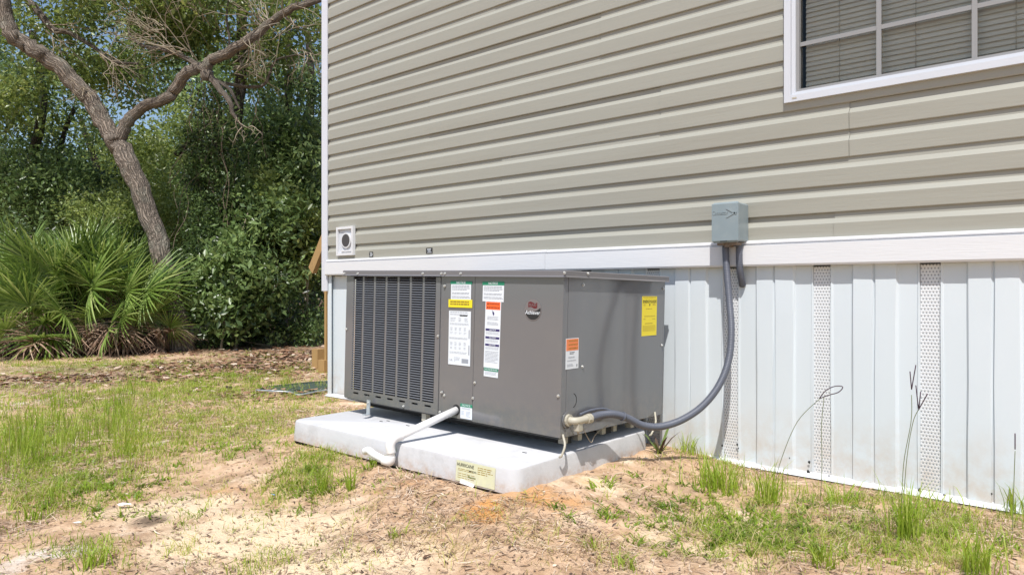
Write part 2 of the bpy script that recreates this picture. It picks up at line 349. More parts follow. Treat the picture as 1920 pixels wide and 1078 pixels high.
# ================================================================== GROUND
def dense(a, b, s, lo, hi):
    core = list(np.arange(a, b, s)); l = []; x = a; st = s
    while x > lo: st *= 1.18; x -= st; l.append(x)
    r = []; x = b; st = s
    while x < hi: r.append(x); st *= 1.18; x += st
    return np.array(sorted(l)+core+r+[hi])
gx = dense(-0.5, 5.2, .02, -240, 240); gy = dense(-3.2, .1, .02, -240, 240)
GX, GY = np.meshgrid(gx, gy); GXf = GX.ravel(); GYf = GY.ravel(); far = np.hypot(GXf-2, GYf+1.5)
GZ = np.where(far < 12, gz(GXf, GYf), -0.02+(fbm(GXf, GYf, 3, 2, 5)-.5)*.06)
nx, ny = len(gx), len(gy); ii = (np.arange(ny-1)[:, None]*nx+np.arange(nx-1)[None, :]).ravel()
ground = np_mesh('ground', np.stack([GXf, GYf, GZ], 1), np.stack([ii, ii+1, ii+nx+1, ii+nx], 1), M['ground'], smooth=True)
tag(ground, kind='structure')
def blob(pts):
    out = np.zeros(len(GXf))
    for (u, v, ru, rv, w) in pts:
        c = gp(u, v); d1 = gp(u, v+rv); d0 = gp(u, max(v-rv, 560)) if v-rv > 560 else d1; ry = max((d1-d0).length/2, .03); rx = ru/FOC*(CZ*FOC/(v-VH))
        vdir = Vector((c.x-CX, c.y-CY)).normalized(); a = (GXf-c.x)*vdir.x+(GYf-c.y)*vdir.y; b = -(GXf-c.x)*vdir.y+(GYf-c.y)*vdir.x
        out = np.maximum(out, w*np.exp(-((a/ry)**2+(b/rx)**2)*.7))
    return out
ATT = {
 'cream': blob([(330, 950, 130, 22, .75), (480, 1000, 190, 55, .8), (650, 1060, 260, 45, .7), (800, 1000, 130, 40, .35), (1230, 985, 130, 45, .45), (1130, 905, 80, 14, .6), (1300, 1040, 160, 40, .5), (1400, 960, 60, 12, .4), (450, 860, 60, 10, .4), (830, 925, 100, 16, .3), (1180, 1060, 100, 20, .5)]),
 'white': blob([(60, 1050, 160, 30, .55), (40, 755, 90, 12, .5), (300, 830, 60, 7, .5), (200, 1000, 60, 15, .4), (60, 800, 60, 8, .3), (350, 760, 70, 5, .35)]),
 'orange': blob([(905, 955, 50, 24, .95), (1010, 930, 120, 24, .7), (760, 910, 130, 20, .5), (1150, 960, 160, 30, .45), (640, 850, 110, 18, .5), (420, 920, 60, 12, .55), (600, 925, 30, 8, .6), (1100, 900, 40, 8, .5), (530, 830, 60, 10, .35), (260, 840, 60, 8, .4)]),
 'mulch_shade': np.maximum(blob([(330, 845, 120, 16, .35), (600, 900, 90, 20, .4), (470, 850, 80, 14, .35), (1450, 950, 200, 24, .35), (1150, 950, 100, 18, .25), (420, 690, 190, 16, .75), (150, 715, 190, 12, .65), (560, 665, 120, 16, .9), (250, 655, 300, 10, .9), (130, 690, 200, 12, .3)]), np.clip(.95*sstep(3.0, 8.5, np.hypot(GXf-1.5, GYf+1.5))*sstep(-4.5, -6.2, GXf*.75-GYf*.66), 0, 1)),  # leaf mulch; strips before the woods also carry tree shade painted as dark colour
 'moss': blob([(150, 690, 260, 12, .75), (420, 705, 200, 12, .6), (300, 740, 340, 25, .55), (120, 830, 190, 60, .45), (150, 680, 120, 15, .5), (450, 780, 120, 30, .4), (1500, 960, 300, 35, .28), (560, 900, 90, 25, .3), (300, 800, 200, 30, .45), (1800, 1020, 200, 40, .35)]),
 'darker': blob([(285, 975, 52, 13, .75)])}  # one dark brown patch on the sand
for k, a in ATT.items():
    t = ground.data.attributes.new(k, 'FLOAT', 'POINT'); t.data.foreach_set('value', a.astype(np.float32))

# ================================================================== HOUSE
home = tag(empty('mobile_home', (0, 0, 0)), 'sage green sided mobile home on white vented skirting, behind the grey cooling unit', 'mobile home')
XR, ZT, YB = 8.0, 3.72, 4.2
WX0, WX1, WZ0, WZ1 = 3.427, 4.93, 1.620, 2.70
ZK = lambda k: 1.014+.1142*k
def core(*bs):
    m = MB()
    for a, b in bs: m.box(a, b)
    return m
core(((.02, .004, .9), (WX0+.03, .1, ZT)), ((WX1-.03, .004, .9), (XR, .1, ZT)), ((WX0+.03, .004, .9), (WX1-.03, .1, WZ0+.03)), ((WX0+.03, .004, WZ1-.03), (WX1-.03, .1, ZT)),
     ((.02, .1, .9), (.1, YB, ZT)), ((XR-.1, .1, .9), (XR, YB, ZT)), ((.1, YB-.1, .9), (XR-.1, YB, ZT)), ((.1, .1, .9), (XR-.1, YB-.1, 1.0)), ((.1, .1, ZT-.1), (XR-.1, YB-.1, ZT))).build('wall', M['room'], home)
rf = MB(); rf.add([(-.03, -.02, ZT+.002), (XR+.03, -.02, ZT+.002), (XR+.03, YB+.03, ZT+.002), (-.03, YB+.03, ZT+.002), (-.03, YB/2, ZT+.7), (XR+.03, YB/2, ZT+.7)], [(0, 1, 2, 3), (0, 1, 5, 4), (2, 3, 4, 5), (0, 4, 3), (1, 2, 5)])
rf.build('roof', M['roof'], home)
PROF = [(0, -.003), (0, -.0132), (.003, -.0145), (.067, -.0185), (.0890, -.0035), (.1142, -.003)]
def siding(x0, x1, k0, zlo, zhi, dy=0, end=False):
    pr = []
    for c in (0, 1):
        for (z, y) in PROF: pr.append((ZK(k0+c)+z, y+dy))
    q = []
    for i, (z, y) in enumerate(pr):
        if zlo <= z <= zhi: q.append((z, y))
        elif i and i < len(pr):
            pass
        if i+1 < len(pr):
            z2, y2 = pr[i+1]
            for lim in (zlo, zhi):
                if z < lim < z2: q.append((lim, y+(y2-y)*(lim-z)/(z2-z)))
    if len(q) < 2: return
    m = MB(); n = len(q); seg = max(1, int((x1-x0)/.5)); V = []; rr = random.Random(int(x0*997+k0*31))
    for i in range(seg+1):
        x = x0+(x1-x0)*i/seg; w = rr.uniform(-.0007, .0007) if 0 < i < seg else 0
        V += [(x, y+w, z) for (z, y) in q]
    F = [(i*n+j, (i+1)*n+j, (i+1)*n+j+1, i*n+j+1) for i in range(seg) for j in range(n-1)]
    m.add(V, F)
    # end returns: thickness seen where two panels lap
    m.add([(x0, y, z) for z, y in q]+[(x0, .004, z) for z, y in q], [(j, j+1, n+j+1, n+j) for j in range(n-1)])
    return m.build('siding_panel', M['siding'], home)
SEAMS = {-1: [3.63], 1: [.926, 4.9], 3: [1.746, 3.69], 5: [2.806], 7: [1.12, 5.2], 9: [2.45], 11: [.52, 3.1], 13: [1.7], 15: [2.9], 17: [.9], 19: [2.2], 21: [1.3]}
for k0 in range(-1, 23, 2):
    xs = [.0]+SEAMS[k0]+[XR]; zlo = max(ZK(k0), .93); zhi = min(ZK(k0+2), ZT)
    for i in range(len(xs)-1):
        a, b = xs[i], xs[i+1]; dy = -.003 if i % 2 else 0; a2 = a+(.0005 if i else 0)
        if zhi < WZ0+.02 or zlo > WZ1-.02: siding(a2, b, k0, zlo, zhi, dy); continue
        if a2 < WX0: siding(a2, min(b, WX0+.02), k0, zlo, zhi, dy)
        if b > WX1: siding(max(a2, WX1-.02), b, k0, zlo, zhi, dy)
        c, d = max(a2, WX0+.02), min(b, WX1-.02)
        if c < d:
            if zlo < WZ0+.02: siding(c, d, k0, zlo, WZ0+.02, dy)
            if zhi > WZ1-.02: siding(c, d, k0, WZ1-.02, zhi, dy)
# end wall siding (x = 0 side)
for k0 in range(-1, 23, 2):
    m = MB(); pr = [(ZK(k0+c)+z, y) for c in (0, 1) for z, y in PROF]; pr = [(min(z, ZT), y) for z, y in pr if z > .9]; n = len(pr)
    m.add([(y, .0, z) for z, y in pr]+[(y, YB, z) for z, y in pr], [(j, j+1, n+j+1, n+j) for j in range(n-1)]); m.build('siding_panel', M['siding'], home)
# corner post
cp = MB(); cp.box((-.058, -.026, .79), (.012, -.0165, ZT+.001)); cp.box((-.058, -.0165, .79), (-.049, .07, ZT)); cp.build('corner_post', M['corner_trim'], home)
# belly band: lip and board, joined at two places
for i, (a, b) in enumerate([(.0125, 2.105), (2.107, 4.9), (4.902, XR)]):
    m = MB(); dz = (0, -.0015, 0)[i]
    V = []
    for x in (a, b):
        V += [(x, -.004, 1.027+dz), (x, -.034, 1.022+dz), (x, -.037, 1.012+dz), (x, -.027, 1.006+dz), (x, -.027, 1.003+dz), (x, -.048, 1.000+dz), (x, -.048, .915+dz), (x, -.044, .907+dz), (x, -.004, .907+dz)]
    m.add(V, [(j, 9+j, 10+j, j+1) for j in range(8)]+[(0, 1, 2, 3, 4, 5, 6, 7, 8), tuple(range(17, 8, -1))]); m.build('trim_board', M['white_trim'], home)
# skirting
pan = .4085; x_first = 3.168-pan*8
def skirt_panel(x0, zb):
    # x0 = centre of the vented strip
    pr = [(.035, 0), (.037, -.007), (.043, -.007), (.046, -.004), (.120, -.004), (.128, -.014), (.199, -.014), (.2055, -.006), (.2095, -.006), (.2115, -.014), (.288, -.014), (.297, -.004), (.363, -.004), (.366, -.007), (.371, -.007), (.3735, 0)]
    m = MB(); V = []; rr = random.Random(int(x0*1000)); lv = [zb-.06, .2, .45, .7, .93]
    for z in lv: V += [(x0+x+rr.uniform(-.0022, .0022), y+.004+rr.uniform(-.0012, .0012), z) for x, y in pr]
    n = len(pr); m.add(V, [(r*n+j, r*n+j+1, (r+1)*n+j+1, (r+1)*n+j) for r in range(len(lv)-1) for j in range(n-1)]); p = m.build('skirting_panel', M['skirt'], home)
    s = MB(); s.add([(x0-.035, .004, zb-.06), (x0+.035, .004, zb-.06), (x0+.035, .004, .93), (x0-.035, .004, .93)], [(0, 1, 2, 3)]); s.build('vent_strip', M['vent'], p)
i = 0; x = x_first
while x < XR:
    if x > -.01: skirt_panel(x, -.03)
    x += pan
m = MB(); m.box((-.0, .012, -.1), (XR, .03, .93)); m.box((-.0, .03, -.1), (.012, YB, .95)); m.build('skirting_return', M['skirt'], home)
m = MB(); m.add([(.0, -.012, -.05), (.0, -.012, .93), (.05, -.012, .93), (.05, -.012, -.05), (.0, .01, .93), (.0, .01, -.05)], [(0, 3, 2, 1), (0, 1, 4, 5)]); m.build('skirting_corner', M['skirt'], home)
trk = MB(); tf = MB()
for k in range(16):
    xa = k*.5; xb = xa+.5; z = lambda q: float(-.006-.012*max(q-1, 0)/3.0)
    ya, yb = -.044, .003
    V = [(xa, ya, z(xa)+.010), (xb, ya, z(xb)+.010), (xb, yb, z(xb)+.026), (xa, yb, z(xa)+.026), (xa, ya, -.08), (xb, ya, -.08)]
    trk.add(V, [(0, 1, 2, 3)]); tf.add([(v[0], v[1]-.0015, v[2]-.004*(i < 2)) for i, v in enumerate((V[0], V[1], V[5], V[4]))], [(3, 2, 1, 0)])
tr_ = trk.build('ground_track', M['white_trim'], home); tf.build('track_face', mat('track_face_dirty', (.34, .27, .19), .8, noise=.35, scale=14, dirt=(.62, .60, .56), dscale=4, damt=.5), tr_)
# small tears in the foot of the skirting
for (u, v, s) in ((1382, 833, .006), (1384, 840, .004), (1517, 866, .007), (1354, 835, .006), (1480, 858, .003), (1515, 885, .010), (1554, 893, .007), (1724, 922, .012), (1770, 932, .010), (1859, 925, .004)):
    p = at_y(u, v, -.011); m = MB(); n = 7; rr = random.Random(u)
    m.add([(p.x+math.cos(a*6.283/n)*s*rr.uniform(.5, 1), p.y, p.z+math.sin(a*6.283/n)*s*1.5*rr.uniform(.5, 1)) for a in range(n)], [tuple(range(n))]); m.build('torn_hole', M['gap'], home)

# window
wf = MB(); fy = -.034
def frame(mb, x0, x1, z0, z1, w, y0, y1):
    mb.box((x0, y0, z0), (x0+w, y1, z1)); mb.box((x1-w, y0, z0), (x1, y1, z1)); mb.box((x0+w, y0, z0), (x1-w, y1, z0+w)); mb.box((x0+w, y0, z1-w), (x1-w, y1, z1))
frame(wf, WX0, WX1, WZ0, WZ1, .028, -.036, .05)
win = wf.build('window', M['frame_white'], home)
w2 = MB(); frame(w2, WX0+.0285, WX1-.0285, WZ0+.0285, WZ1-.0285, .016, -.020, .045); w2.build('sash', M['frame_white'], win)
w3 = MB(); frame(w3, WX0+.045, WX1-.045, WZ0+.045, WZ1-.045, .012, -.010, .04); w3.build('sash', M['muntin'], win)
gx0, gx1, gz0, gz1 = WX0+.0575, WX1-.0575, WZ0+.0575, WZ1-.0575
g = MB(); g.add([(gx0, .012, gz0), (gx1, .012, gz0), (gx1, .012, gz1), (gx0, .012, gz1)], [(0, 1, 2, 3)]); g.build('glass_pane', M['glass'], win)
for x in (3.800, 4.132, 4.464, 4.796):
    MB().box((x-.009, -.002, gz0), (x+.009, .008, gz1)).build('muntin', M['muntin'], win)
for z in (1.874, 2.10, 2.33):
    MB().box((gx0, .0005, z-.009), (gx1, .0055, z+.009)).build('muntin', M['muntin'], win)
c = at_y(1489, 184, -.038); MB().box((c.x-.010, -.0375, c.z-.003), (c.x+.010, -.034, c.z+.003)).build('sealant_blob', M['beige'], win)
blind = tag(empty('window_blind', ((gx0+gx1)/2, .045, gz1)), 'grey horizontal slat blind hanging behind the window glass', 'blind')
sl = MB(); Lw = (gx1-gx0)/2-.012
sl.add([(-Lw, -.009, -.0125), (Lw, -.009, -.0125), (Lw, 0, .0015), (-Lw, 0, .0015), (Lw, .007, .0125), (-Lw, .007, .0125)], [(0, 1, 2, 3), (3, 2, 4, 5)])
s0 = sl.build('slat', M['blind'], blind); zc = -.03; first = True; zlist = []
while gz1+zc > gz0-.01:
    o = s0 if first else s0.copy()
    if not first: COL.objects.link(o)
    o.location = (0, 0, zc); o.rotation_euler = (R(random.uniform(6, 12)), 0, R(random.uniform(-.1, .1))); first = False; zc -= .0215
for dx in (-.54, -.25, .08, .4):
    MB().tube([(dx, -.014, 0), (dx, -.014, gz0-gz1)], .0012, 5).build('cord', M['beige'], blind)

# recessed wall outlet/vent
def onwall(u, v, y=-.02): return at_y(u, v, y)
vt = tag(empty('dryer_vent', (.245, -.02, 1.155)), 'small square white vent with dark round opening, low on the siding near the corner', 'vent')
m = MB()
for (a, b) in (((-.10, -.02, -.105), (-.082, .004, .105)), ((.082, -.02, -.105), (.10, .004, .105)), ((-.082, -.02, .087), (.082, .004, .105)), ((-.082, -.02, -.105), (.082, .004, -.087))): m.box(a, b)
m.build('frame', M['white_trim'], vt)
MB().box((-.0815, -.004, -.0865), (.0815, .003, .0865)).build('back_plate', M['frame_white'], vt)
MB().tube([(.012, -.004, .004), (.012, -.016, .004)], .056, 24).build('collar', M['white_trim'], vt)
MB().tube([(.012, -.0165, .004), (.012, -.018, .004)], .046, 24).build('flap', mat('vent_flap_dark', (.06, .055, .055), .5), vt)
MB().box((-.05, -.014, -.078), (.075, -.004, -.066)).build('lip', M['white_trim'], vt)
for (u, v, lab) in ((696, 477, 'small black sticker with white print, low on the siding, nearest the white vent'), (805, 470, 'larger black sticker with white print, low on the siding above the grille')):
    p = onwall(u, v, -.0188); st = tag(empty('sticker', p), lab, 'sticker'); w = .021 if u == 696 else .03
    MB().box((-w, -.001, -.018), (w, 0, .018)).build('backing', M['ink'], st)
    q = MB()
    for k in range(4): q.box((-w*.55+random.uniform(-.004, .004), -.0013, -.013+k*.0075), (w*.6+random.uniform(-.006, .006), -.0011, -.010+k*.0075))
    q.build('print', M['l_white'], st)

# junction box
jb = tag(empty('junction_box', (3.200, -.06, 1.098)), 'blue grey electrical disconnect box with raised arrow, mounted on the siding above the skirting', 'electrical box')
m = MB(); m.box((-.060, -.058, -.080), (.060, .040, .092), bev=.006); m.build('housing', M['box'], jb)
m = MB(); m.box((-.063, -.078, -.086), (.063, -.0585, .096), bev=.008); cv = m.build('cover', M['box'], jb)
text_mesh('Connector', .026, M['box'], cv, Matrix.Translation((-.022, -.0785, .048)) @ FRONT, 'raised_lettering', width=.075, extr=.0012)
m = MB(); m.box((-.004, -.0805, -.005), (.050, -.078, .001), Matrix.Translation((.012, 0, .066)) @ Matrix.Rotation(R(30), 4, 'Y')); m.box((-.004, -.0805, -.001), (.050, -.078, .005), Matrix.Translation((.012, 0, .026)) @ Matrix.Rotation(R(-26), 4, 'Y')); m.build('raised_arrow', M['box'], cv)
m = MB(); m.box((-.022, -.0795, -.083), (.010, -.078, -.078)); m.build('latch_slot', M['gap'], jb)
m = MB(); m.box((-.045, -.06, -.097), (-.012, -.005, -.0865)); m.box((.012, -.06, -.097), (.046, -.005, -.0865)); m.box((-.012, -.055, -.105), (.012, -.01, -.0865)); m.build('bushing', M['rust'], jb)

# ================================================================== COOLING UNIT
UO = Vector((1.502, -.962, .243)); UM = Matrix.Translation(UO) @ Euler((R(-.85), R(.98), 0)).to_matrix().to_4x4(); UI = UM.inverted()
UW, UD, UH = 1.390, .812, .632
unit = empty('air_conditioner', UO, Euler((R(-.85), R(.98), 0))); tag(unit, 'large grey packaged air conditioner with louvred grille and warning stickers, on the grey pad', 'air conditioner')
def lf(u, v, y=0):
    o = UI @ CP; d = (UI.to_3x3() @ ray(u, v)); return o+d*((y-o.y)/d.y)
def ls(u, v, x=UW):
    o = UI @ CP; d = (UI.to_3x3() @ ray(u, v)); return o+d*((x-o.x)/d.x)
xg0 = lf(655, 640).x; xg1 = lf(824, 640).x; xp0 = lf(834, 640).x; xp1 = lf(889, 640).x
T = .012
m = MB(); m.box((.02, .05, .02), (UW-.02, UD-.02, UH-.01)); m.build('inner_body', M['coil'], unit)
MB().box((0, .0, 0), (xg0-.002, .04, UH), bev=.003).build('corner_post', M['paint'], unit)
MB().box((xg1+.002, .002, 0), (xp0-.0015, .04, UH)).build('centre_post', M['paint'], unit)
MB().box((xp0+.0015, -.001, .001), (xp1-.0015, .03, UH), bev=.002).build('access_panel', M['paint'], unit)
MB().box((xp1+.0015, -.002, .0), (UW, .03, UH), bev=.002).build('access_panel', M['paint'], unit)
m = MB(); m.box((UW-.02, .031, 0), (UW+.0012, UD-.13, UH), bev=.0015); m.build('side_panel', M['paint'], unit)
m = MB(); m.box((UW-.02, UD-.1285, 0), (UW+.0004, UD, UH), bev=.0015); m.build('side_panel', M['paint'], unit)
m = MB(); m.box((0, .041, 0), (.0195, UD, UH)); m.box((.0195, UD-.0195, 0), (UW-.0205, UD, UH)); m.build('rear_panel', M['paint'], unit)
# lid
L0 = .014; m = MB(); m.box((-L0, -L0, UH+.001), (UW+L0, UD+L0, UH+.024), bev=.003); m.add([(-L0-.003, -L0-.004, UH-.003), (UW+L0+.003, -L0-.004, UH-.003), (UW+L0, -L0, UH+.004), (-L0, -L0, UH+.004)], [(0, 1, 2, 3)]); m.add([(UW+L0+.003, -L0-.004, UH-.003), (UW+L0+.004, UD+L0, UH-.003), (UW+L0, UD+L0, UH+.004), (UW+L0, -L0, UH+.004)], [(0, 1, 2, 3)]); m.build('lid', M['paint_dark'], unit)
MB().box((xg0-.01, -.010, -.002), (UW-.004, UD-.01, -.001)).build('base_pan', M['gap'], unit)
# louvred grille
gl = MB(); cols = [(655, 672.3), (674.6, 695.8), (697, 717.4), (719.3, 739.6), (742.8, 764), (767.2, 789.6), (792, 815.5)]
cx0 = [lf(a, 640).x for a, b in cols]; cx1 = [lf(b, 640).x for a, b in cols]
x0 = lf(661, 640).x; x1 = cx1[-1]; cw = (x1-x0); nC = 7; gapw = .013; w = (cw-gapw*(nC-1))/nC
edges = [(x0+i*(w+gapw), x0+i*(w+gapw)+w) for i in range(nC)]
bars = [(xg0, edges[0][0])]+[(edges[i][1], edges[i+1][0]) for i in range(nC-1)]+[(edges[-1][1], xg1)]
zb, zt = .052, UH-.006
for a, b in bars: gl.box((a, -.0015, zb), (b, .006, zt))
gl.box((xg0, -.0015, .0), (xg1, .006, .030))
for i, (a, b) in enumerate(edges):     # lower row of short slots
    mid = (a+b)/2; hw = w*.28; lo = a-gapw*.0
    gl.box((a, -.0015, .0302), (mid-hw, .006, .0385)); gl.box((mid+hw, -.0015, .0302), (b, .006, .0385)); gl.box((a, -.0015, .0387), (b, .006, .0518))
for a, b in bars: gl.box((a, -.0015, .0302), (b, .006, .0518))
grille = gl.build('grille', M['paint'], unit)
nR = 50; ph = (zt-zb)/nR
lv = MB()
lv.add([(0, .0015, 0), (w, .0015, 0), (w, .0015, ph*.40), (0, .0015, ph*.40), (0, -.0068, -ph*.02), (w, -.0068, -ph*.02)], [(3, 2, 5, 4), (0, 1, 5, 4)])
rows = MB()
for r in range(nR):
    for a, b in edges:
        z = zb+r*ph+ph*.60
        rows.add([(a, -.0012, z+ph*.38), (b, -.0012, z+ph*.38), (b-.003, -.0040, z+ph*.02), (a+.003, -.0040, z+ph*.02), (b, .003, z+ph*.05), (a, .003, z+ph*.05)], [(0, 1, 2, 3), (3, 2, 4, 5), (0, 3, 5), (1, 4, 2)])
lo = rows.build('louvre', M['paint'], grille); lo['kind'] = 'stuff'
MB().box((xg0, .03, .03), (xg1, .045, UH-.01)).build('coil', M['coil'], unit)
q = lf(665, 640, .015).x; MB().box((q-.004, .0033, .05), (q+.016, .0050, UH-.02)).build('coil_end_plate', M['alu'], unit)
sc0 = None
SCR = [(646, 513, -.0145), (671, 513, -.0145), (793, 513, -.0145), (828, 513, -.0145), (834.5, 513, -.0145), (864, 513, -.0145), (834, 536, -.002), (650, 617, -.001), (821.5, 630, -.002), (890.5, 717, -.003), (887, 746, -.003), (828.5, 735, -.002), (833.5, 741, -.002), (825, 772, -.002), (757, 761, -.002), (1047, 742, -.003)]
def screw(loc, side=False, r=.0048):
    global sc0
    if sc0 is None:
        mm = MB(); mm.tube([(0, 0, 0), (0, -.002, 0)], .0068, 8); mm.tube([(0, -.002, 0), (0, -.0062, 0)], .0042, 6); sc0 = mm.build('screw', M['screw'], unit); o = sc0
    else: o = sc0.copy(); COL.objects.link(o)
    o.location = loc
    if side: o.rotation_euler = (0, 0, R(90))
for u, v, y in SCR:
    p = lf(u, v, y); screw((p.x, y, p.z))
for u, v in ((1093, 534), (1091, 687), (1243, 541), (1240, 647)):
    p = ls(u, v); screw((UW+.001, min(p.y, UD-.01), p.z), True)
for u, v in ((1058, 509.5), (1102, 511)): p = ls(u, v+2, UW+.015); screw((UW+.0145, p.y, p.z), True)
# stickers
def hash_(x): return math.sin(x*12.9)*43758.5 % 1
def sticker(name, face, u0, v0, u1, v1, m, thick=.0008, label=None, off=0.0):
    f = lf if face == 'f' else ls
    c0 = f((u0+u1)/2, (v0+v1)/2); a = f(u0, (v0+v1)/2); b = f(u1, (v0+v1)/2); t = f((u0+u1)/2, v0); d = f((u0+u1)/2, v1)
    wd = ((b.x-a.x) if face == 'f' else (b.y-a.y)); h = t.z-d.z; cz = (t.z+d.z)/2
    e = empty(name) if False else None
    mm = MB(); mm.box((-wd/2, -thick-off, -h/2), (wd/2, -off, h/2)); o = mm.build(name, m, unit)
    if face == 'f': o.location = ((a.x+b.x)/2, -.0022, cz)
    else: o.location = (UW+.0013, (a.y+b.y)/2, cz); o.rotation_euler = (0, 0, R(90))
    o.rotation_euler.rotate_axis('Y', R((hash_(u0)-.5)*1.6))
    if label: o['label'] = label
    o['w'] = wd; o['h'] = h; return o
def bar(st, fx0, fx1, fz0, fz1, m, name='print', off=.0012):   # fractions of the sticker, z from top
    wd, h = st['w'], st['h']; mm = MB(); mm.box((-wd/2+fx0*wd, -off, h/2-fz1*h), (-wd/2+fx1*wd, -off+.0003, h/2-fz0*h)); return mm.build(name, m, st)
def lines(st, fx0, fx1, fz0, fz1, n, m, ragged=.25, fill=.45, off=.0012):
    wd, h = st['w'], st['h']; mm = MB(); dz = (fz1-fz0)/n; rr = random.Random(n*7+int(fz0*100))
    for i in range(n):
        x = fx0; end = fx1-(rr.random()*ragged if (i % 4 == 3) else rr.random()*.06)
        while x < end-.01:
            e = min(end, x+rr.uniform(.04, .16)); mm.box((-wd/2+x*wd, -off, h/2-(fz0+dz*(i+fill))*h), (-wd/2+e*wd, -off+.0003, h/2-(fz0+dz*i)*h)); x = e+.018
    return mm.build('print', m, st)
def word(st, s, fx, fz, size, width, m, name='lettering', off=.0016):
    wd, h = st['w'], st['h']; return text_mesh(s, size, m, st, Matrix.Translation((-wd/2+fx*wd, -off, h/2-fz*h)) @ FRONT, name, width=width*wd)
st = sticker('notice_sticker', 'f', 846.5, 533, 884, 564, M['l_white'], label='white sticker under a green NOTICE heading on the narrow panel'); lines(st, .06, .94, .06, .40, 4, M['ink_grey']); lines(st, .06, .94, .50, .64, 2, M['ink_grey']); lines(st, .06, .97, .72, .88, 2, M['ink_grey'])
st = sticker('notice_sticker', 'f', 845.5, 527, 886, 533, M['l_green'], label='green NOTICE heading strip on the narrow panel'); word(st, 'NOTICE', .5, .5, .014, .42, M['l_white'])
st = sticker('caution_sticker', 'f', 842, 561.5, 886.5, 576.5, M['l_yellow'], off=.0008, label='yellow caution sticker with brown print'); lines(st, .08, .9, .2, .80, 2, M['ink_brown'], fill=.6, off=.0022)
st = sticker('rating_sticker', 'f', 842, 583, 883, 684.5, M['l_white'], label='tall white rating plate with rows of fine print')
lines(st, .06, .9, .02, .10, 2, M['ink_grey'], fill=.3); bar(st, .5, .85, .075, .095, M['ink']); lines(st, .08, .35, .13, .21, 3, M['ink_grey'], fill=.3); lines(st, .45, .62, .13, .21, 3, M['ink_grey'], fill=.3); lines(st, .72, .9, .13, .21, 3, M['ink_grey'], fill=.3); lines(st, .06, .94, .23, .27, 2, M['ink_grey'], fill=.3)
for a in (.08, .28, .48, .7): lines(st, a, a+.12, .31, .44, 6, M['ink_grey'], fill=.3); lines(st, a, a+.12, .58, .72, 6, M['ink_grey'], fill=.3)
lines(st, .04, .9, .495, .53, 2, M['ink_grey'], fill=.4); bar(st, .92, .96, .34, .50, M['ink_grey']); bar(st, .92, .96, .62, .80, M['ink_grey']); lines(st, .06, .86, .76, .80, 2, M['ink_grey'], fill=.3)
bar(st, .62, .92, .875, .955, M['ink_grey']); word(st, 'UL', .14, .915, .012, .14, M['ink_grey']); lines(st, .28, .55, .86, .95, 4, M['ink_grey'], fill=.3)
st = sticker('notice_sticker', 'f', 906, 535, 945.5, 565.5, M['l_white'], label='white sticker under a green NOTICE heading on the wide panel'); lines(st, .06, .94, .06, .40, 4, M['ink_grey']); lines(st, .06, .94, .50, .64, 2, M['ink_grey']); lines(st, .06, .97, .72, .88, 2, M['ink_grey'])
st = sticker('notice_sticker', 'f', 905.5, 528, 946.5, 535, M['l_green'], label='green NOTICE heading strip on the wide panel'); word(st, 'NOTICE', .5, .5, .014, .42, M['l_white'])
st = sticker('warning_sticker', 'f', 909.5, 564.8, 938.5, 690, M['l_white'], label='tall white warning strip with orange heading and navy NOTICE bars'); 
bar(st, .04, .96, .01, .125, M['l_orange'])
word(st, '▲WARNING', .5, .04, .009, .8, M['ink']); word(st, '▲ADVERTENCIA', .5, .095, .009, .84, M['ink'])
mm = MB(); mm.add([(-.004, -.0014, .0), (.001, -.0014, -.012), (.005, -.0014, -.016), (.008, -.0014, -.008), (.004, -.0014, .003), (0, -.0014, -.001), (-.006, -.0014, .010)], [(0, 1, 2, 3, 4, 5, 6)]); s2 = mm.build('hand_symbol', M['l_navy'], st); s2.location = (0, 0, st['h']*(.5-.16))
lines(st, .14, .86, .23, .29, 3, M['ink_grey'], fill=.35); lines(st, .14, .86, .315, .365, 3, M['ink_grey'], fill=.35)
for (a, b) in ((.412, .446), (.53, .563), (.64, .672)):
    bar(st, .06, .96, a, b, M['l_navy'], 'notice_bar'); word(st, 'NOTICE', .52, (a+b)/2, .008, .42, M['l_white']); lines(st, .08, .94, b+.015, b+.06, 3, M['ink_grey'], fill=.3)
lines(st, .08, .94, .75, .93, 9, M['ink_grey'], fill=.35)
st = sticker('notice_sticker', 'f', 908, 690, 934.5, 706.5, M['l_white'], label='small white sticker with a green NOTICE/AVIS heading below the tall warning strip'); bar(st, 0, 1, 0, .35, M['l_green']); word(st, 'NOTICE/AVIS', .5, .17, .0095, .88, M['l_white']); lines(st, .08, .9, .45, .85, 3, M['ink_grey'], fill=.3)
st = sticker('notice_sticker', 'f', 864, 757, 886, 785, M['l_white'], label='small white sticker with green NOTICE heading beside the drain pipe'); bar(st, 0, 1.02, 0, .22, M['l_green']); word(st, 'NOTICE', .5, .11, .011, .7, M['l_white']); lines(st, .1, .9, .28, .40, 2, M['ink_grey'], fill=.4); lines(st, .1, .35, .5, .8, 4, M['ink_grey'], fill=.3); lines(st, .5, .9, .5, .9, 5, M['ink_grey'], fill=.3)
st = sticker('warning_sticker', 's', 1060, 634, 1084, 691, M['l_white'], label='white warning sticker with faded orange heading on the side panel'); bar(st, .03, .97, .02, .40, M['l_orange2'])
for z, s in ((.09, 'WARNING'), (.21, 'ADVERTENCIA'), (.33, 'AVERTISSEMENT')): word(st, s, .56, z, .010, .72, M['ink_brown'])
lines(st, .3, .7, .45, .54, 2, M['ink'], fill=.4); lines(st, .2, .75, .60, .66, 2, M['ink_grey'], fill=.5); lines(st, .12, .85, .71, .76, 2, M['ink_grey'], fill=.4); lines(st, .12, .6, .84, .94, 3, M['ink_grey'], fill=.4); bar(st, .85, .9, .86, .95, M['ink'])
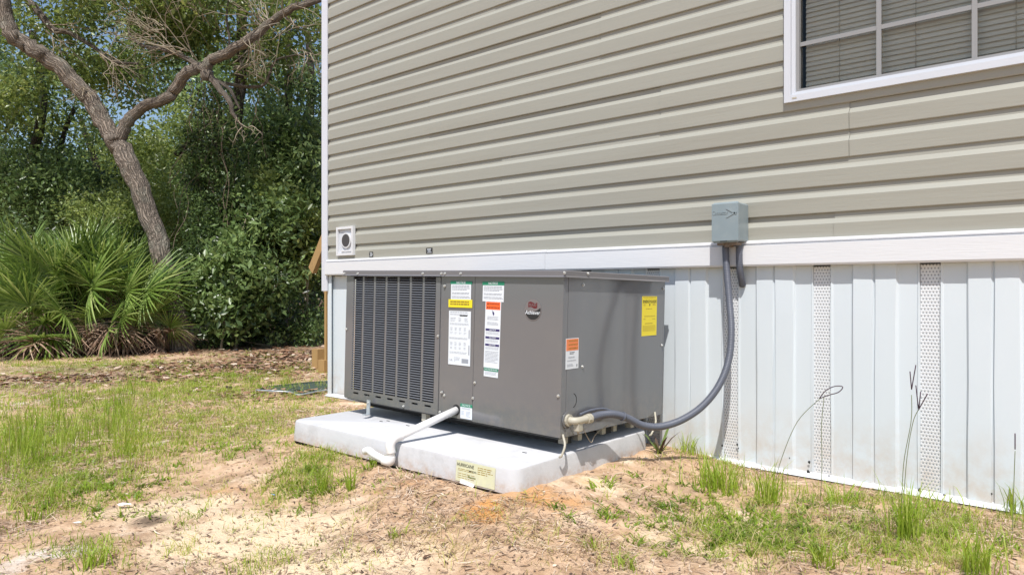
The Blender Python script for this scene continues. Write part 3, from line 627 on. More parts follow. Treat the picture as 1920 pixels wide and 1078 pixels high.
st = sticker('energy_label', 's', 1203, 555.5, 1230.5, 629, M['l_yellow'], label='tall yellow energy label with black heading on the side panel'); word(st, 'ENERGYGUIDE', .5, .135, .019, .92, M['ink']); lines(st, .06, .94, .02, .06, 1, M['ink_brown'], fill=.4); lines(st, .08, .3, .2, .25, 2, M['ink_brown'], fill=.3); lines(st, .7, .92, .19, .25, 2, M['ink_brown'], fill=.3)
mm = MB(); mm.add([(-.006, -.0014, .004), (.006, -.0014, .004), (0, -.0014, -.008)], [(0, 2, 1)]); s2 = mm.build('pointer', M['ink'], st); s2.location = (.0, 0, st['h']*(.5-.215))
lines(st, .25, .7, .31, .34, 1, M['ink_brown'], fill=.4); lines(st, .15, .9, .49, .53, 2, M['ink_brown'], fill=.25); lines(st, .1, .26, .57, .60, 1, M['ink_brown'], fill=.4); lines(st, .7, .92, .57, .60, 1, M['ink_brown'], fill=.4); lines(st, .22, .75, .68, .71, 1, M['ink_brown'], fill=.5); lines(st, .05, .94, .74, .90, 6, M['ink_brown'], fill=.2)
# round badge
p = lf(1000.2, 581); rb = .043
mm = MB(); mm.tube([(0, 0, 0), (0, -.0014, 0)], rb, 32, smooth=False); bd = mm.build('badge', M['badge'], unit); bd.location = (p.x, -.0022, p.z)
V = [(math.cos(a)*rb*.93, -.0018, math.sin(a)*rb*.93) for a in np.linspace(R(180+4), R(360+14), 20)]; V += [(.020, -.0018, -.002), (-.005, -.0018, -.010)]; mm = MB(); mm.add(V, [tuple(range(len(V)))]); mm.build('black_field', M['ink'], bd)
V = []; nn = 12
for i in range(nn+1): t = i/nn; V.append((-.024+.046*t, -.0018, .030+.003*math.sin(t*6.28)))
for i in range(nn+1): t = 1-i/nn; V.append((-.024+.046*t, -.0018, .009+.003*math.sin(t*6.28)))
mm = MB(); mm.add(V, [tuple(range(len(V)))]); mm.build('red_flag', M['red'], bd)
text_mesh('RUUD', .016, M['badge'], bd, Matrix.Translation((-.001, -.0021, .020)) @ FRONT, width=.036)
text_mesh('Achiever', .022, M['l_white'], bd, Matrix.Translation((-.001, -.0024, -.011)) @ FRONT, width=.078, shear=.1)
# knock-out ring
p = ls(1076, 750)
mm = MB(); mm.tube([(math.cos(a)*.028, 0, math.sin(a)*.028) for a in np.linspace(-1.3, 1.3, 14)], .0014, 5); ko = mm.build('knockout_ring', M['gap'], unit); ko.location = (UW+.0015, p.y-.012, p.z); ko.rotation_euler = (0, 0, R(90))
# base rails and feet between unit and pad
for y in (.10, .40, .68):
    MB().box((.06, y, -.045), (UW-.05, y+.045, -.003)).build('base_rail', M['gap'], unit)
ft0 = None
for (x, y) in ((UW-.06, .10), (UW-.06, .20), (UW-.06, .38), (UW-.06, .47), (UW-.05, .60), (.08, .15), (.6, .02)):
    o = MB().box((-.014, -.014, -.040), (.014, .014, 0), bev=.002).build('foot', M['beige'], unit) if ft0 is None else ft0.copy()
    if ft0 is None: ft0 = o
    else: COL.objects.link(o)
    o.location = (x, y, -.003)
# galvanised tie-down bracket under the grille
p = lf(694, 752, -.012); mm = MB(); mm.box((p.x-.012, -.024, -.052), (p.x+.012, -.019, .016)); mm.box((p.x-.012, -.050, -.056), (p.x+.012, -.019, -.052)); mm.build('tie_down', M['galv'], unit)
MB().tube([(p.x, -.024, .004), (p.x, -.029, .004)], .005, 6).build('bolt', M['screw'], unit)
for (u0, v0, u1, v1) in ((1056, 818, 1046, 852), (1228, 775, 1215, 812)):
    a = ls(u0, v0, UW+.006); b = ls(u1, v1, UW+.012)
    a = Vector((UW+.006, a.y, a.z)); b = Vector((UW+.03, b.y, b.z)); mid = (a+b)/2+Vector((.012, 0, .004))
    mm = MB(); mm.tube(smooth_path([a+Vector((-.004, .004, .006)), a, mid, b, b+Vector((-.01, 0, -.008))], 4), .0048, 7); mm.build('tie_down', M['beige'], unit)
# conduit elbow on the side panel
p = ls(1063, 787); ex = UW; ey, ez = max(p.y, .03), p.z
mm = MB(); mm.tube([(ex, ey, ez), (ex+.005, ey, ez)], .034, 18); mm.build('flange', M['paint'], unit)
mm = MB(); mm.tube([(ex+.005, ey, ez), (ex+.014, ey, ez)], .024, 12, smooth=False); mm.tube(smooth_path([(ex+.012, ey, ez), (ex+.036, ey+.006, ez), (ex+.042, ey+.035, ez), (ex+.042, ey+.085, ez+.001)], 4), .0145, 14)
mm.tube([(ex+.042, ey+.072, ez), (ex+.042, ey+.088, ez)], .0195, 8, smooth=False); mm.tube([(ex+.042, ey+.090, ez), (ex+.042, ey+.10, ez)], .020, 14)
mm.box((ex+.026, ey+.010, ez-.045), (ex+.050, ey+.038, ez-.004), bev=.006); mm.build('conduit_elbow', M['beige'], unit)
# stray earth wires
wires = MB()
for w_ in ([(1080, 800), (1083, 812), (1087, 814), (1080, 806)], [(1092, 800), (1102, 820), (1109, 829), (1114, 818), (1125, 806), (1140, 797)]):
    wires.tube(smooth_path([ls(u, v, UW+.035) for u, v in w_], 5), .0016, 5)
wires.build('wire', M['twig'], unit)

# conduits (hung from the box)
hose = tag(empty('conduit_hose', at_y(1361, 462, -.075)), 'long grey ribbed conduit curving from the box down to the cooling unit', 'conduit')
EW = UM @ Vector((ex+.042, ey+.10, ez)); EW0 = UM @ Vector((ex+.042, ey+.085, ez))
hp = [at_y(1360, 462, -.075), at_y(1362, 500, -.080), at_y(1367, 560, -.10), at_y(1371, 620, -.135), at_y(1366, 675, -.17), at_y(1348, 722, -.22), at_y(1318, 760, -.28), at_y(1280, 786, -.36), at_y(1240, 799, -.45), at_y(1205, 797, -.53), at_y(1175, 783, -.61), at_y(1150, 776, -.68), at_y(1125, 778, -.75), EW, EW0]
hp = smooth_path(hp, 60)
base = Vector(hose.location); hp = [p-base for p in hp]; rad = [0.0155+.0010*math.sin(i*1.9) for i in range(len(hp))]
MB().tube(hp, rad, 12).build('sheath', M['conduit'], hose)
k = min(range(len(hp)), key=lambda i: (hp[i]+base-at_y(1168, 781, -.63)).length); MB().tube([hp[k-3], hp[k+3]], .0195, 14).build('coupling', M['conduit'], hose)
cb = tag(empty('black_cable', EW), 'thin dark cable running behind the grey conduit on the side of the unit', 'cable')
pts = [UM @ Vector((UW+.012, y, z)) - EW for y, z in ((ey+.07, ez+.014), (ey+.14, ez+.022), (ey+.24, ez+.018), (ey+.34, ez-.01), (ey+.40, ez-.03))]
MB().tube(smooth_path(pts, 6), .006, 8).build('sheath', M['conduit'], cb)
stub = tag(empty('short_conduit', at_y(1386, 462, -.06)), 'short grey ribbed conduit from the box ending in the white skirting', 'conduit')
sp = smooth_path([at_y(1386, 462, -.06), at_y(1386, 485, -.06), at_y(1387, 505, -.052), at_y(1390, 524, -.03), at_y(1392, 534, -.004)], 20); b0 = Vector(stub.location)
MB().tube([p-b0 for p in sp], [.0150+.0010*math.sin(i*1.9) for i in range(len(sp))], 12).build('sheath', M['conduit'], stub)

# ================================================================== PAD
def rounded(x0, x1, y0, y1, r, n=6):
    P = []
    for cx, cy, a0 in ((x1-r, y0+r, -90), (x1-r, y1-r, 0), (x0+r, y1-r, 90), (x0+r, y0+r, 180)):
        for i in range(n+1): a = R(a0+90*i/n); P.append((cx+r*math.cos(a), cy+r*math.sin(a)))
    return P
pad = tag(empty('equipment_pad', (2.19, -.762, .12)), 'light grey plastic equipment pad with rounded corners under the cooling unit', 'equipment pad'); pad.rotation_euler = (R(-.3), R(.75), R(1.3))
PWx, PWy = .705, .500
m = MB(); rings = [(-.055, 0, 0), (.028, .006, 0), (.036, .009, 0), (.040, .016, 0)]; V = []
for z, ins, _ in rings: V += [(x, y, z) for x, y in rounded(-PWx+ins, PWx-ins, -PWy+ins, PWy-ins, .055-ins)]
n = len(V)//4; F = [(r*n+i, r*n+(i+1) % n, (r+1)*n+(i+1) % n, (r+1)*n+i) for r in range(3) for i in range(n)]+[tuple(3*n+i for i in range(n))]
m.add(V, F, False); slab = m.build('slab', M['pad'], pad)
for pol in slab.data.polygons: pol.use_smooth = len(pol.vertices) == 4
try: slab.data.set_sharp_from_angle(angle=R(35))
except Exception: pass
PM = Matrix.Translation(pad.location) @ pad.rotation_euler.to_matrix().to_4x4(); PI_ = PM.inverted()
def lp(u, v, y=-PWy+.003):
    o = PI_ @ CP; d = PI_.to_3x3() @ ray(u, v); return o+d*((y-o.y)/d.y)
a = lp(856, 878); b = lp(929, 893); pw = b.x-a.x; ph_ = .078
st = MB().box((-pw/2, -.0009, -ph_/2), (pw/2, 0, ph_/2)).build('pad_sticker', M['l_cream'], pad); st.location = ((a.x+b.x)/2, -PWy+.0015, -.010); st.rotation_euler = (R(-4.2), 0, 0); st['w'] = pw; st['h'] = ph_; st['label'] = 'weathered cream sticker headed HURRICANE, peeling at its lower edge'
word(st, 'HURRICANE', .24, .20, .018, .44, M['ink']); lines(st, .05, .50, .38, .52, 2, M['ink_brown'], fill=.35); lines(st, .05, .52, .60, .9, 3, M['ink_brown'], fill=.25); word(st, 'MODEL', .44, .42, .009, .2, M['ink']); lines(st, .56, .94, .14, .52, 4, M['ink_brown'], fill=.4); word(st, 'Plastics', .42, .70, .012, .2, M['stalk'])
m = MB(); m.add([(-.05, 0, .004), (.02, 0, -.006), (.022, -.010, -.014), (-.045, -.012, -.008)], [(0, 1, 2, 3)]); o = m.build('torn_edge', M['paper'], st); o.location = (-.02, -.001, -ph_/2+.006)
for (u, v) in ((984, 843), (715, 790), (728, 789), (765, 797)):
    d = (CZ-.165)*FOC/(v-VH); p = PI_ @ at_depth(u, v, d); MB().box((p.x-.010, p.y-.004, .040), (p.x+.010, p.y+.002, .0415)).build('moulded_mark', M['gap'], pad)

# drain pipe
dp = tag(empty('drain_pipe', at_y(858, 768, -.965)), 'white plastic drain pipe from the unit over the pad edge, ending above the soil', 'pipe'); b0 = Vector(dp.location)
A = UM @ Vector((lf(856, 768).x, .0, lf(856, 768).z)); X0 = 2.275
E = Vector((X0, -1.283, .186)); Fp = Vector((X0+.003, -1.290, .100)); Gp = at_y(684, 846, -1.31)
m = MB(); m.tube([A-b0, E-b0+Vector((0, .02, .002))], .0160, 16); m.build('long_run', M['pvc'], dp)
m = MB(); m.tube(smooth_path([E-b0+Vector((0, .045, .006)), E-b0+Vector((0, .004, 0)), E-b0+Vector((0, -.016, -.022)), Fp-b0+Vector((0, -.008, .03))], 6), .0195, 16); m.build('upper_elbow', M['pvc'], dp)
m = MB(); m.tube([Fp-b0+Vector((0, -.008, .05)), Fp-b0+Vector((0, -.010, .01))], .0160, 16); m.tube(smooth_path([Fp-b0+Vector((0, -.009, .018)), Fp-b0+Vector((-.004, -.011, -.004)), Fp-b0+Vector((-.04, -.014, -.004))], 6), .0190, 16); m.build('lower_elbow', M['pvc'], dp)
m = MB(); g2 = Gp-b0; s_ = Fp-b0+Vector((-.03, -.014, -.003)); m.tube(smooth_path([s_, s_*.45+g2*.55+Vector((0, 0, .004)), g2*.8+s_*.2+Vector((0, 0, .012)), g2], 4), .0155, 16); m.build('outlet', M['pvc'], dp)
m = MB(); m.tube([A-b0+Vector((0, .001, 0)), A-b0+Vector((0, -.0015, 0))], .024, 18); m.build('grommet', M['gap'], dp)

# ================================================================== STEPS beyond the corner
wsx = tag(empty('wooden_steps', (-1.0, 1.3, 0)), 'new yellow lumber steps with a sloping handrail, just showing past the white corner post', 'steps'); B0 = Vector(wsx.location)
def lum(a, b, w_, h_, name):
    a = Vector(a)-B0; b = Vector(b)-B0; d = b-a; L = d.length; M4 = Matrix.Translation(a) @ d.to_track_quat('Z', 'X').to_matrix().to_4x4(); MB().box((-w_/2, -h_/2, 0), (w_/2, h_/2, L), M4).build(name, M['lumber'], wsx)
q0 = at_depth(586, 507, 6.2); q1 = at_depth(616, 432, 6.0); lum(q0, q1, .09, .04, 'handrail')
q = at_depth(614, 690, 6.9); lum((q.x, q.y, 0), (q.x, q.y, .95), .03, .05, 'post')
q = at_depth(598, 690, 7.2); lum((q.x, q.y, -.02), (q.x, q.y, .20), .10, .10, 'post')
q = at_depth(604, 690, 6.9); lum((q.x+.02, q.y, -.02), (q.x+.02, q.y, .12), .10, .05, 'post')
for k in range(4): lum((-1.45+.3*k, 1.3, .2+.2*k), (-1.45+.3*k, 2.3, .2+.2*k), .04, .27, 'tread')

# window screen lying on the grass
ws = tag(empty('window_screen', gp(545, 728)), 'bent dark insect screen with white edge lying in the grass by the skirting corner', 'screen'); B0 = Vector(ws.location)
out = [(480, 735), (505, 728), (545, 724), (580, 720), (640, 717), (640, 732), (600, 737), (575, 742), (557, 744), (545, 739), (515, 737)]
O = [gp(u, v)-B0+Vector((0, 0, .012)) for u, v in out]; m = MB(); m.add(O, [tuple(range(len(O)))]); m.build('mesh_sheet', M['screen'], ws)
MB().tube([p+Vector((0, 0, .004)) for p in smooth_path([O[5], O[6], O[7], O[8], O[9], O[10], O[0]], 4)], .007, 6).build('frame', M['galv'], ws)
MB().tube([p+Vector((0, 0, .004)) for p in smooth_path([O[0], O[1], O[2], O[3], O[4]], 4)], .006, 6).build('frame', M['screen'], ws)

# ================================================================== VEGETATION
def leaves(name, centres, m, parent, per, size, spread, seed=0, tmean=.5, droop=.0, aspect=.45, lift=.3):
    r = np.random.default_rng(seed); C = np.repeat(np.asarray(centres, float), per, 0); N = len(C)
    off = r.normal(size=(N, 3)); off /= np.linalg.norm(off, axis=1)[:, None]+1e-9; off *= (r.random((N, 1))**.45)*spread; off[:, 2] *= .75
    P = C+off
    d = r.normal(size=(N, 3)); d[:, 2] -= droop; d += off/spread*.6; d /= np.linalg.norm(d, axis=1)[:, None]
    nrm = r.normal(size=(N, 3)); nrm[:, 2] += lift*3; w_ = np.cross(nrm, d); w_ /= np.linalg.norm(w_, axis=1)[:, None]+1e-9
    up = np.cross(d, w_); s = size*(.6+.8*r.random((N, 1)))
    V = np.stack([P, P+d*s*.5+w_*s*aspect*.5+up*s*.08, P+d*s, P+d*s*.5-w_*s*aspect*.5+up*s*.08], 1)
    idx = np.arange(N)[:, None]*4; F = np.concatenate([idx+[0, 1, 2], idx+[0, 2, 3]], 0)
    ct = r.normal(tmean, .22, len(centres)); tt = np.clip(np.repeat(ct, per)+r.normal(0, .13, N), 0, 1)
    return np_mesh(name, V.reshape(-1, 3), F, m, parent, np.repeat(tt, 4))
def clus(specs, seed):
    r = np.random.default_rng(seed); out = []
    for (u, v, d, ru, rv, rd, n) in specs:
        for _ in range(n):
            while True:
                a = r.uniform(-1, 1, 3)
                if a @ a < 1: break
            p = at_depth(u+a[0]*ru, v+a[1]*rv, d+a[2]*rd)
            if p.z > .05: out.append(p)
    return out
def limb(mb, pts, seed=0, sub=6, n=14, wob=.2):
    P = smooth_path([at_depth(u, v, d) for u, v, d, r in pts], sub); rad = lerp_list([r*.82 for *_, r in pts], sub)
    rr = random.Random(seed); P = [p+Vector((rr.uniform(-1, 1), rr.uniform(-1, 1), rr.uniform(-1, 1)))*rad[i]*.18 for i, p in enumerate(P)]
    mb.tube(P, rad, n, wob=wob, seed=seed); return P
def twigs(mb, start, dirn, n, L, rr, r0=.008):
    for _ in range(n):
        p = Vector(start)+Vector([rr.gauss(0, .06) for _ in range(3)]); d = (Vector(dirn).normalized()+Vector([rr.gauss(0, .45) for _ in range(3)])).normalized(); pts = [p]; k = 5
        for i in range(k): d = (d+Vector([rr.gauss(0, .28) for _ in range(3)])).normalized(); p = p+d*L/k; pts.append(p)
        mb.tube(pts, [r0*(1-.8*i/k) for i in range(k+1)], 4, caps=False)
        for j in (2, 3, 4):
            d2 = (d+Vector([rr.gauss(0, .8) for _ in range(3)])).normalized(); q = pts[j]; mb.tube([q, q+d2*L*.18, q+(d2+Vector([rr.gauss(0, .3) for _ in range(3)]))*L*.33], [r0*.5, r0*.35, r0*.15], 4, caps=False)

def tree(name, label, root_uvd, limbs, specs, per, size, spread, lm, bm, seed, tw=None, vines=None, group=None, tmean=.5, rootlabel=True, cat='tree'):
    rt = at_depth(*root_uvd); t = tag(empty(name, (rt.x, rt.y, 0)), label, cat, group); inv = Vector((-rt.x, -rt.y, 0)); rr = random.Random(seed)
    for i, l_ in enumerate(limbs):
        m = MB(); limb(m, l_, seed+i); o = m.build('trunk' if i == 0 else 'limb', bm, t); o.location = inv
    if specs:
        c = clus(specs, seed); o = leaves('crown', c, lm, t, per, size, spread, seed, tmean); o.location = inv
    if tw:
        m = MB()
        for (u, v, d, dx, dz, n, L) in tw: twigs(m, at_depth(u, v, d), RT*dx+Vector((0, 0, dz))+FW*rr.uniform(-.3, .3), n, L, rr)
        o = m.build('dead_twigs', M['twig'], t); o.location = inv; o['kind'] = 'stuff'
    if vines:
        m = MB()
        for (u, v, d, ru, L, n) in vines:
            for _ in range(n):
                uu = u+rr.gauss(0, ru*.5); vv = v+rr.uniform(-90, 90); dd = d+rr.uniform(-.25, .25); k = 7; pts = []; ex_ = rr.uniform(.3, 1)*L; dr = rr.gauss(0, 40)
                for i in range(k): pts.append(at_depth(uu+dr*i/k+rr.gauss(0, 7), min(vv+ex_*i/(k-1), 640), dd+rr.gauss(0, .04)))
                m.tube(smooth_path(pts, 3), rr.uniform(.002, .006), 4, caps=False)
        o = m.build('vines', M['rust'], t); o.location = inv; o['kind'] = 'stuff'
    return t
D = 9.4
oak = tree('oak_tree', 'crooked sunlit oak with forked brown trunk leaning over the palmetto', (338, 655, D),
  [[(342, 665, D, .19), (322, 560, D, .165), (300, 470, D, .155), (268, 380, D, .15), (238, 300, D, .155), (212, 258, D, .15)],
   [(216, 264, D, .13), (180, 205, D, .125), (150, 165, D, .125), (105, 122, D-.1, .12), (55, 90, D-.2, .12), (20, 62, D-.3, .11), (8, 20, D-.3, .10), (0, -40, D-.3, .09)],
   [(222, 262, D, .11), (240, 228, D, .095), (270, 200, D, .085), (305, 188, D-.1, .085), (330, 168, D-.1, .09), (350, 138, D-.2, .085), (378, 128, D-.2, .085), (388, 148, D-.2, .08), (392, 118, D-.2, .085), (425, 100, D-.3, .08), (462, 78, D-.4, .075), (505, 45, D-.4, .065), (550, 15, D-.5, .055), (610, -5, D-.5, .05), (700, -60, D-.5, .045)],
   [(378, 128, D-.2, .05), (340, 105, D-.2, .035), (300, 92, D-.2, .03), (265, 85, D-.1, .025), (240, 60, D, .015)],
   [(396, 145, D-.2, .055), (410, 165, D-.25, .045), (430, 190, D-.3, .04), (438, 215, D-.3, .028), (455, 240, D-.3, .010)],
   [(403, 150, D-.2, .03), (430, 168, D-.2, .026), (442, 190, D-.2, .02), (450, 205, D-.2, .010)],
   [(52, 2, D+.2, .055), (75, 25, D+.2, .055), (100, 55, D+.2, .05), (130, 62, D+.2, .035), (170, 85, D+.2, .03), (215, 115, D+.1, .025), (260, 120, D, .015)],
   [(392, 150, D+.3, .03), (440, 160, D+.3, .028), (490, 162, D+.3, .024), (505, 140, D+.3, .02), (520, 112, D+.2, .016), (580, 100, D, .01)],
   [(428, 100, D-.3, .018), (430, 70, D-.3, .016), (425, 35, D-.3, .014), (430, -10, D-.3, .01)]],
  [(150, -30, D+.6, 200, 60, 1.4, 70), (420, -20, D+.6, 190, 55, 1.3, 56), (330, 50, D+.9, 70, 55, .5, 55), (130, 130, D+.9, 110, 40, .5, 16), (90, 40, D+1, 120, 60, .8, 26), (520, 110, D+1.2, 90, 50, .8, 22), (30, 190, D+1, 60, 60, .6, 24), (250, 150, D+1.2, 60, 60, .6, 16), (560, 30, D+.9, 60, 40, .6, 14)],
  75, .085, .34, M['oak_leaf'], M['bark'], 100,
  tw=[(350, 100, D-.2, -.6, .3, 14, .8), (300, 60, D-.2, -.5, .2, 14, .8), (500, 45, D-.4, -.3, .2, 14, .7), (540, 25, D-.4, .3, -.2, 10, .7), (470, 75, D-.4, .2, -.5, 8, .5), (450, 230, D-.3, .2, -.6, 5, .3), (380, 30, D, -.2, .6, 10, .7), (100, 60, D+.1, .3, -.4, 8, .5), (200, 110, D, .3, -.6, 10, .7), (150, 170, D-.1, .1, -.1, 10, .25), (560, 95, D, .3, -.2, 8, .5), (440, 130, D, .5, .1, 8, .6)])
tree('vine_covered_tree', 'dark tree trunk wrapped in hanging vines, behind the right limb of the oak', (405, 640, 10.6),
  [[(410, 650, 10.6, .16), (405, 520, 10.6, .15), (415, 380, 10.6, .14), (440, 230, 10.6, .12), (455, 100, 10.6, .10), (450, -40, 10.6, .08)], [(330, 290, 10.2, .045), (370, 255, 10.2, .05), (420, 230, 10.4, .05)]],
  [(400, 330, 10.15, 55, 170, .35, 190), (400, 520, 10.1, 75, 120, .4, 130), (470, 60, 10.8, 60, 90, .6, 22)], 75, .055, .24, M['dark_leaf'], M['bark_dark'], 200, tmean=.42, vines=[(400, 200, 10.0, 60, 300, 34)])
tree('woodland_tree', 'dark slender trunk with dense leaves, nearest the corner of the home', (535, 630, 11.6),
  [[(532, 640, 11.6, .13), (528, 540, 11.6, .12), (540, 420, 11.6, .11), (548, 300, 11.6, .10), (540, 150, 11.6, .08), (545, 0, 11.6, .06)]],
  [(530, 270, 11.5, 95, 90, .9, 90), (560, 330, 11, 60, 200, .6, 60), (520, 430, 11.3, 90, 90, .7, 115), (560, 190, 11.6, 70, 60, .8, 16), (470, 560, 10.6, 60, 60, .5, 50), (590, 470, 11.2, 45, 120, .5, 60)], 70, .085, .32, M['dark_leaf'], M['bark_dark'], 300, tmean=.55)
tree('woodland_tree', 'dark leaning trunk half hidden in leaves, right of the vine covered tree', (580, 620, 12.8),
  [[(578, 630, 12.8, .12), (582, 480, 12.8, .11), (570, 330, 12.8, .10), (585, 180, 12.8, .08), (575, 40, 12.8, .06)]],
  [(600, 340, 12.7, 80, 120, .8, 60), (640, 150, 12.7, 80, 120, 1, 20), (500, 330, 12.8, 60, 60, .8, 40)], 70, .08, .33, M['dark_leaf'], M['bark_dark'], 350, tmean=.5)
tree('woodland_tree', 'dark leafy tree at the left edge behind the palmetto', (60, 620, 11.2),
  [[(70, 640, 11.2, .13), (62, 500, 11.2, .12), (50, 350, 11.2, .10), (80, 200, 11.2, .08), (60, 60, 11.2, .06)], [(110, 640, 11.6, .08), (130, 470, 11.6, .07), (110, 300, 11.6, .05), (140, 200, 11.6, .04)]],
  [(60, 360, 11.2, 150, 90, 1, 175), (90, 230, 11.4, 120, 60, .8, 26), (-60, 250, 11.2, 120, 160, 1, 60), (30, 150, 11.6, 70, 50, .8, 22)], 70, .075, .33, M['dark_leaf'], M['bark_dark'], 400, tmean=.5)
tree('woodland_tree', 'yellow green leafed tree glimpsed between the two limbs of the oak', (170, 620, 13.5),
  [[(190, 640, 13.5, .10), (200, 480, 13.5, .09), (185, 330, 13.5, .08), (150, 220, 13.5, .05)]],
  [(140, 245, 13.5, 90, 50, .8, 26), (250, 330, 13, 80, 90, .8, 85), (320, 240, 13.5, 90, 70, .8, 45), (220, 80, 13.8, 130, 70, .8, 50), (180, 150, 13.8, 120, 50, .8, 26), (300, 420, 12.4, 80, 60, .6, 55)], 70, .08, .36, M['light_leaf'], M['bark_dark'], 450, tmean=.45)
def shrub(label, u, v, d, specs, per, size, spread, lm, seed, tmean=.5):
    rt = at_depth(u, v, d); t = tag(empty('shrub', (rt.x, rt.y, 0)), label, 'shrub'); inv = Vector((-rt.x, -rt.y, 0)); rr = random.Random(seed)
    m = MB()
    for k in range(6):
        a = Vector((rt.x+rr.uniform(-.15, .15), rt.y+rr.uniform(-.15, .15), -.03)); sp_ = specs[k % len(specs)]; b = at_depth(sp_[0]+rr.uniform(-.5, .5)*sp_[3], sp_[1]+rr.uniform(-.5, .5)*sp_[4], sp_[2])
        m.tube(smooth_path([a, (a+b)/2+Vector((rr.uniform(-.1, .1), rr.uniform(-.1, .1), .05)), b], 4), [.014]*4+[.010]*4+[.005], 6)
    o = m.build('stems', M['twig'], t); o.location = inv
    o = leaves('foliage', clus(specs, seed), lm, t, per, size, spread, seed, tmean); o.location = inv; return t
shrub('pale green shrub lit from above, between the palmetto and the oak trunk', 190, 600, 10.2, [(200, 400, 10.2, 95, 38, .5, 60)], 60, .055, .22, M['light_leaf'], 510, .6)
shrub('broad leaved glossy shrub below the vine covered tree', 420, 640, 9.7, [(440, 500, 9.6, 75, 70, .4, 56), (430, 590, 9.5, 60, 40, .4, 36), (480, 410, 10.0, 70, 70, .4, 34), (520, 540, 10, 50, 60, .4, 26)], 40, .10, .24, M['dark_leaf'], 520, .55)
shrub('bright leaved shrub in the gap just left of the corner post', 560, 640, 10.6, [(570, 450, 10.6, 45, 90, .4, 50), (500, 380, 10.4, 60, 60, .4, 36)], 45, .09, .24, M['light_leaf'], 530, .45)
shrub('low dark undergrowth shrub at the foot of the woodland trees', 520, 650, 10.2, [(520, 625, 10.2, 90, 26, .4, 60), (590, 610, 10.6, 40, 40, .4, 26), (400, 640, 9.9, 60, 18, .4, 26)], 50, .06, .2, M['dark_leaf'], 540, .4)
shrub('dark shrub filling the space behind the palmetto fronds', 60, 620, 10.0, [(40, 470, 10.2, 90, 60, .4, 60), (240, 480, 10.1, 70, 60, .4, 50), (160, 560, 10, 140, 60, .4, 50)], 55, .06, .24, M['dark_leaf'], 550, .35)
# distant woods, one mass
fw = clus([(u, v, d, 150, 110, 3, n) for (u, v, d, n) in ((-100, 420, 20, 90), (60, 400, 19, 90), (220, 380, 20, 90), (380, 360, 19, 110), (520, 340, 20, 110), (660, 360, 20, 60), (120, 520, 18, 50), (300, 500, 18, 60), (460, 480, 18, 60), (600, 500, 19, 36), (420, 170, 21, 46), (590, 180, 21, 26), (0, 150, 20, 14), (-120, 100, 20, 40), (380, 20, 22, 26))], 600)
dw = leaves('distant_woods', fw, M['dark_leaf'], None, 110, .17, .75, 601, .5); tag(dw, 'mass of woodland foliage far behind the trees', 'woods', kind='stuff')

# saw palmetto
def frond_mesh(seed, L, fan, nb, dead=False):
    r = random.Random(seed); m = MB(); tv = []
    def add(vs, fs, t): m.add(vs, fs); tv.extend([t]*len(vs))
    n0 = len(m.v); m.tube([(0, 0, 0), (0, .02, L*.5), (0, 0, L)], [.010, .008, .006], 5); tv += [.45]*(len(m.v)-n0)
    for i in range(nb):
        a = R(-118+236*i/(nb-1)+r.uniform(-2.5, 2.5)); ln = fan*(1-.28*abs(a)/2)*r.uniform(.9, 1.06); t = min(1, max(0, r.gauss(.55, .28)))
        d = Vector((math.sin(a), 0, math.cos(a))); s = Vector((math.cos(a), 0, -math.sin(a))); nrm = Vector((0, 1, 0)); w0 = ln*.025
        dr = r.uniform(.02, .16) if not dead else r.uniform(.2, .7); V = []
        cup = .10*ln
        for (q, w_) in ((0.02, .25), (.35, 1.0), (.62, .75), (.85, .40), (1.0, .03)):
            c = Vector((0, 0, L))+d*ln*q-nrm*(dr*ln*q*q*q)+nrm*cup*q*(1-q)
            V += [c-s*w0*w_-nrm*w0*w_*.35, c+nrm*w0*w_*.35, c+s*w0*w_-nrm*w0*w_*.35]
        F = []
        for k in range(4): b = 3*k; F += [(b, b+1, b+4, b+3), (b+1, b+2, b+5, b+4)]
        add(V, F, t)
    me = bpy.data.meshes.new('frond'); me.from_pydata(m.v, [], m.f); me.materials.append(M['frond_dead'] if dead else M['frond'])
    at = me.attributes.new('tint', 'FLOAT', 'POINT'); at.data.foreach_set('value', np.array(tv, np.float32)); me.update(); return me
FM = [frond_mesh(i, .45+.08*(i % 4), .60+.05*(i % 3), 28) for i in range(7)]; FD = [frond_mesh(40+i, .35, .55, 20, True) for i in range(4)]
def palmetto(label, u, d, z, n, nd, seed, az0=0, az1=360, sc=1.0):
    c = at_depth(u, 543, d); t = tag(empty('saw_palmetto', (c.x, c.y, 0)), label, 'palm', 'saw palmettos at the edge of the woods'); r = random.Random(seed)
    MB().tube([(0, 0, -.05), (.03, .02, z*.5), (0, 0, z)], [.09, .08, .05], 9, wob=.1, seed=seed).build('trunk', M['bark_dark'], t)
    def put(me, az, el, s, name, roll=0):
        o = link(name, me, t); dr = Vector((math.cos(az)*math.cos(el), math.sin(az)*math.cos(el), math.sin(el)))
        up = Vector((0, 0, 1)); y = (up-dr*up.dot(dr)).normalized(); x = y.cross(dr)
        M3 = Matrix((x, y, dr)).transposed() @ Matrix.Rotation(roll, 3, 'Z'); o.rotation_euler = M3.to_euler(); o.scale = (s, s, s); o.location = (dr.x*.03, dr.y*.03, z*r.uniform(.55, 1))
    for i in range(n):
        az = R(az0+(az1-az0)*((i*.618034) % 1)); el = R(r.uniform(-8, 78)); put(FM[r.randrange(7)], az, el, sc*r.uniform(.8, 1.15), 'frond', R(r.uniform(-75, 75)))
    for i in range(nd):
        az = R(r.uniform(az0, az1)); put(FD[r.randrange(4)], az, R(r.uniform(-42, 12)), sc*r.uniform(.85, 1.15), 'dead_frond', R(r.uniform(-80, 80)))
palmetto('tall saw palmetto at the far left edge with fans against the woods', 30, 9.0, .75, 24, 5, 1)
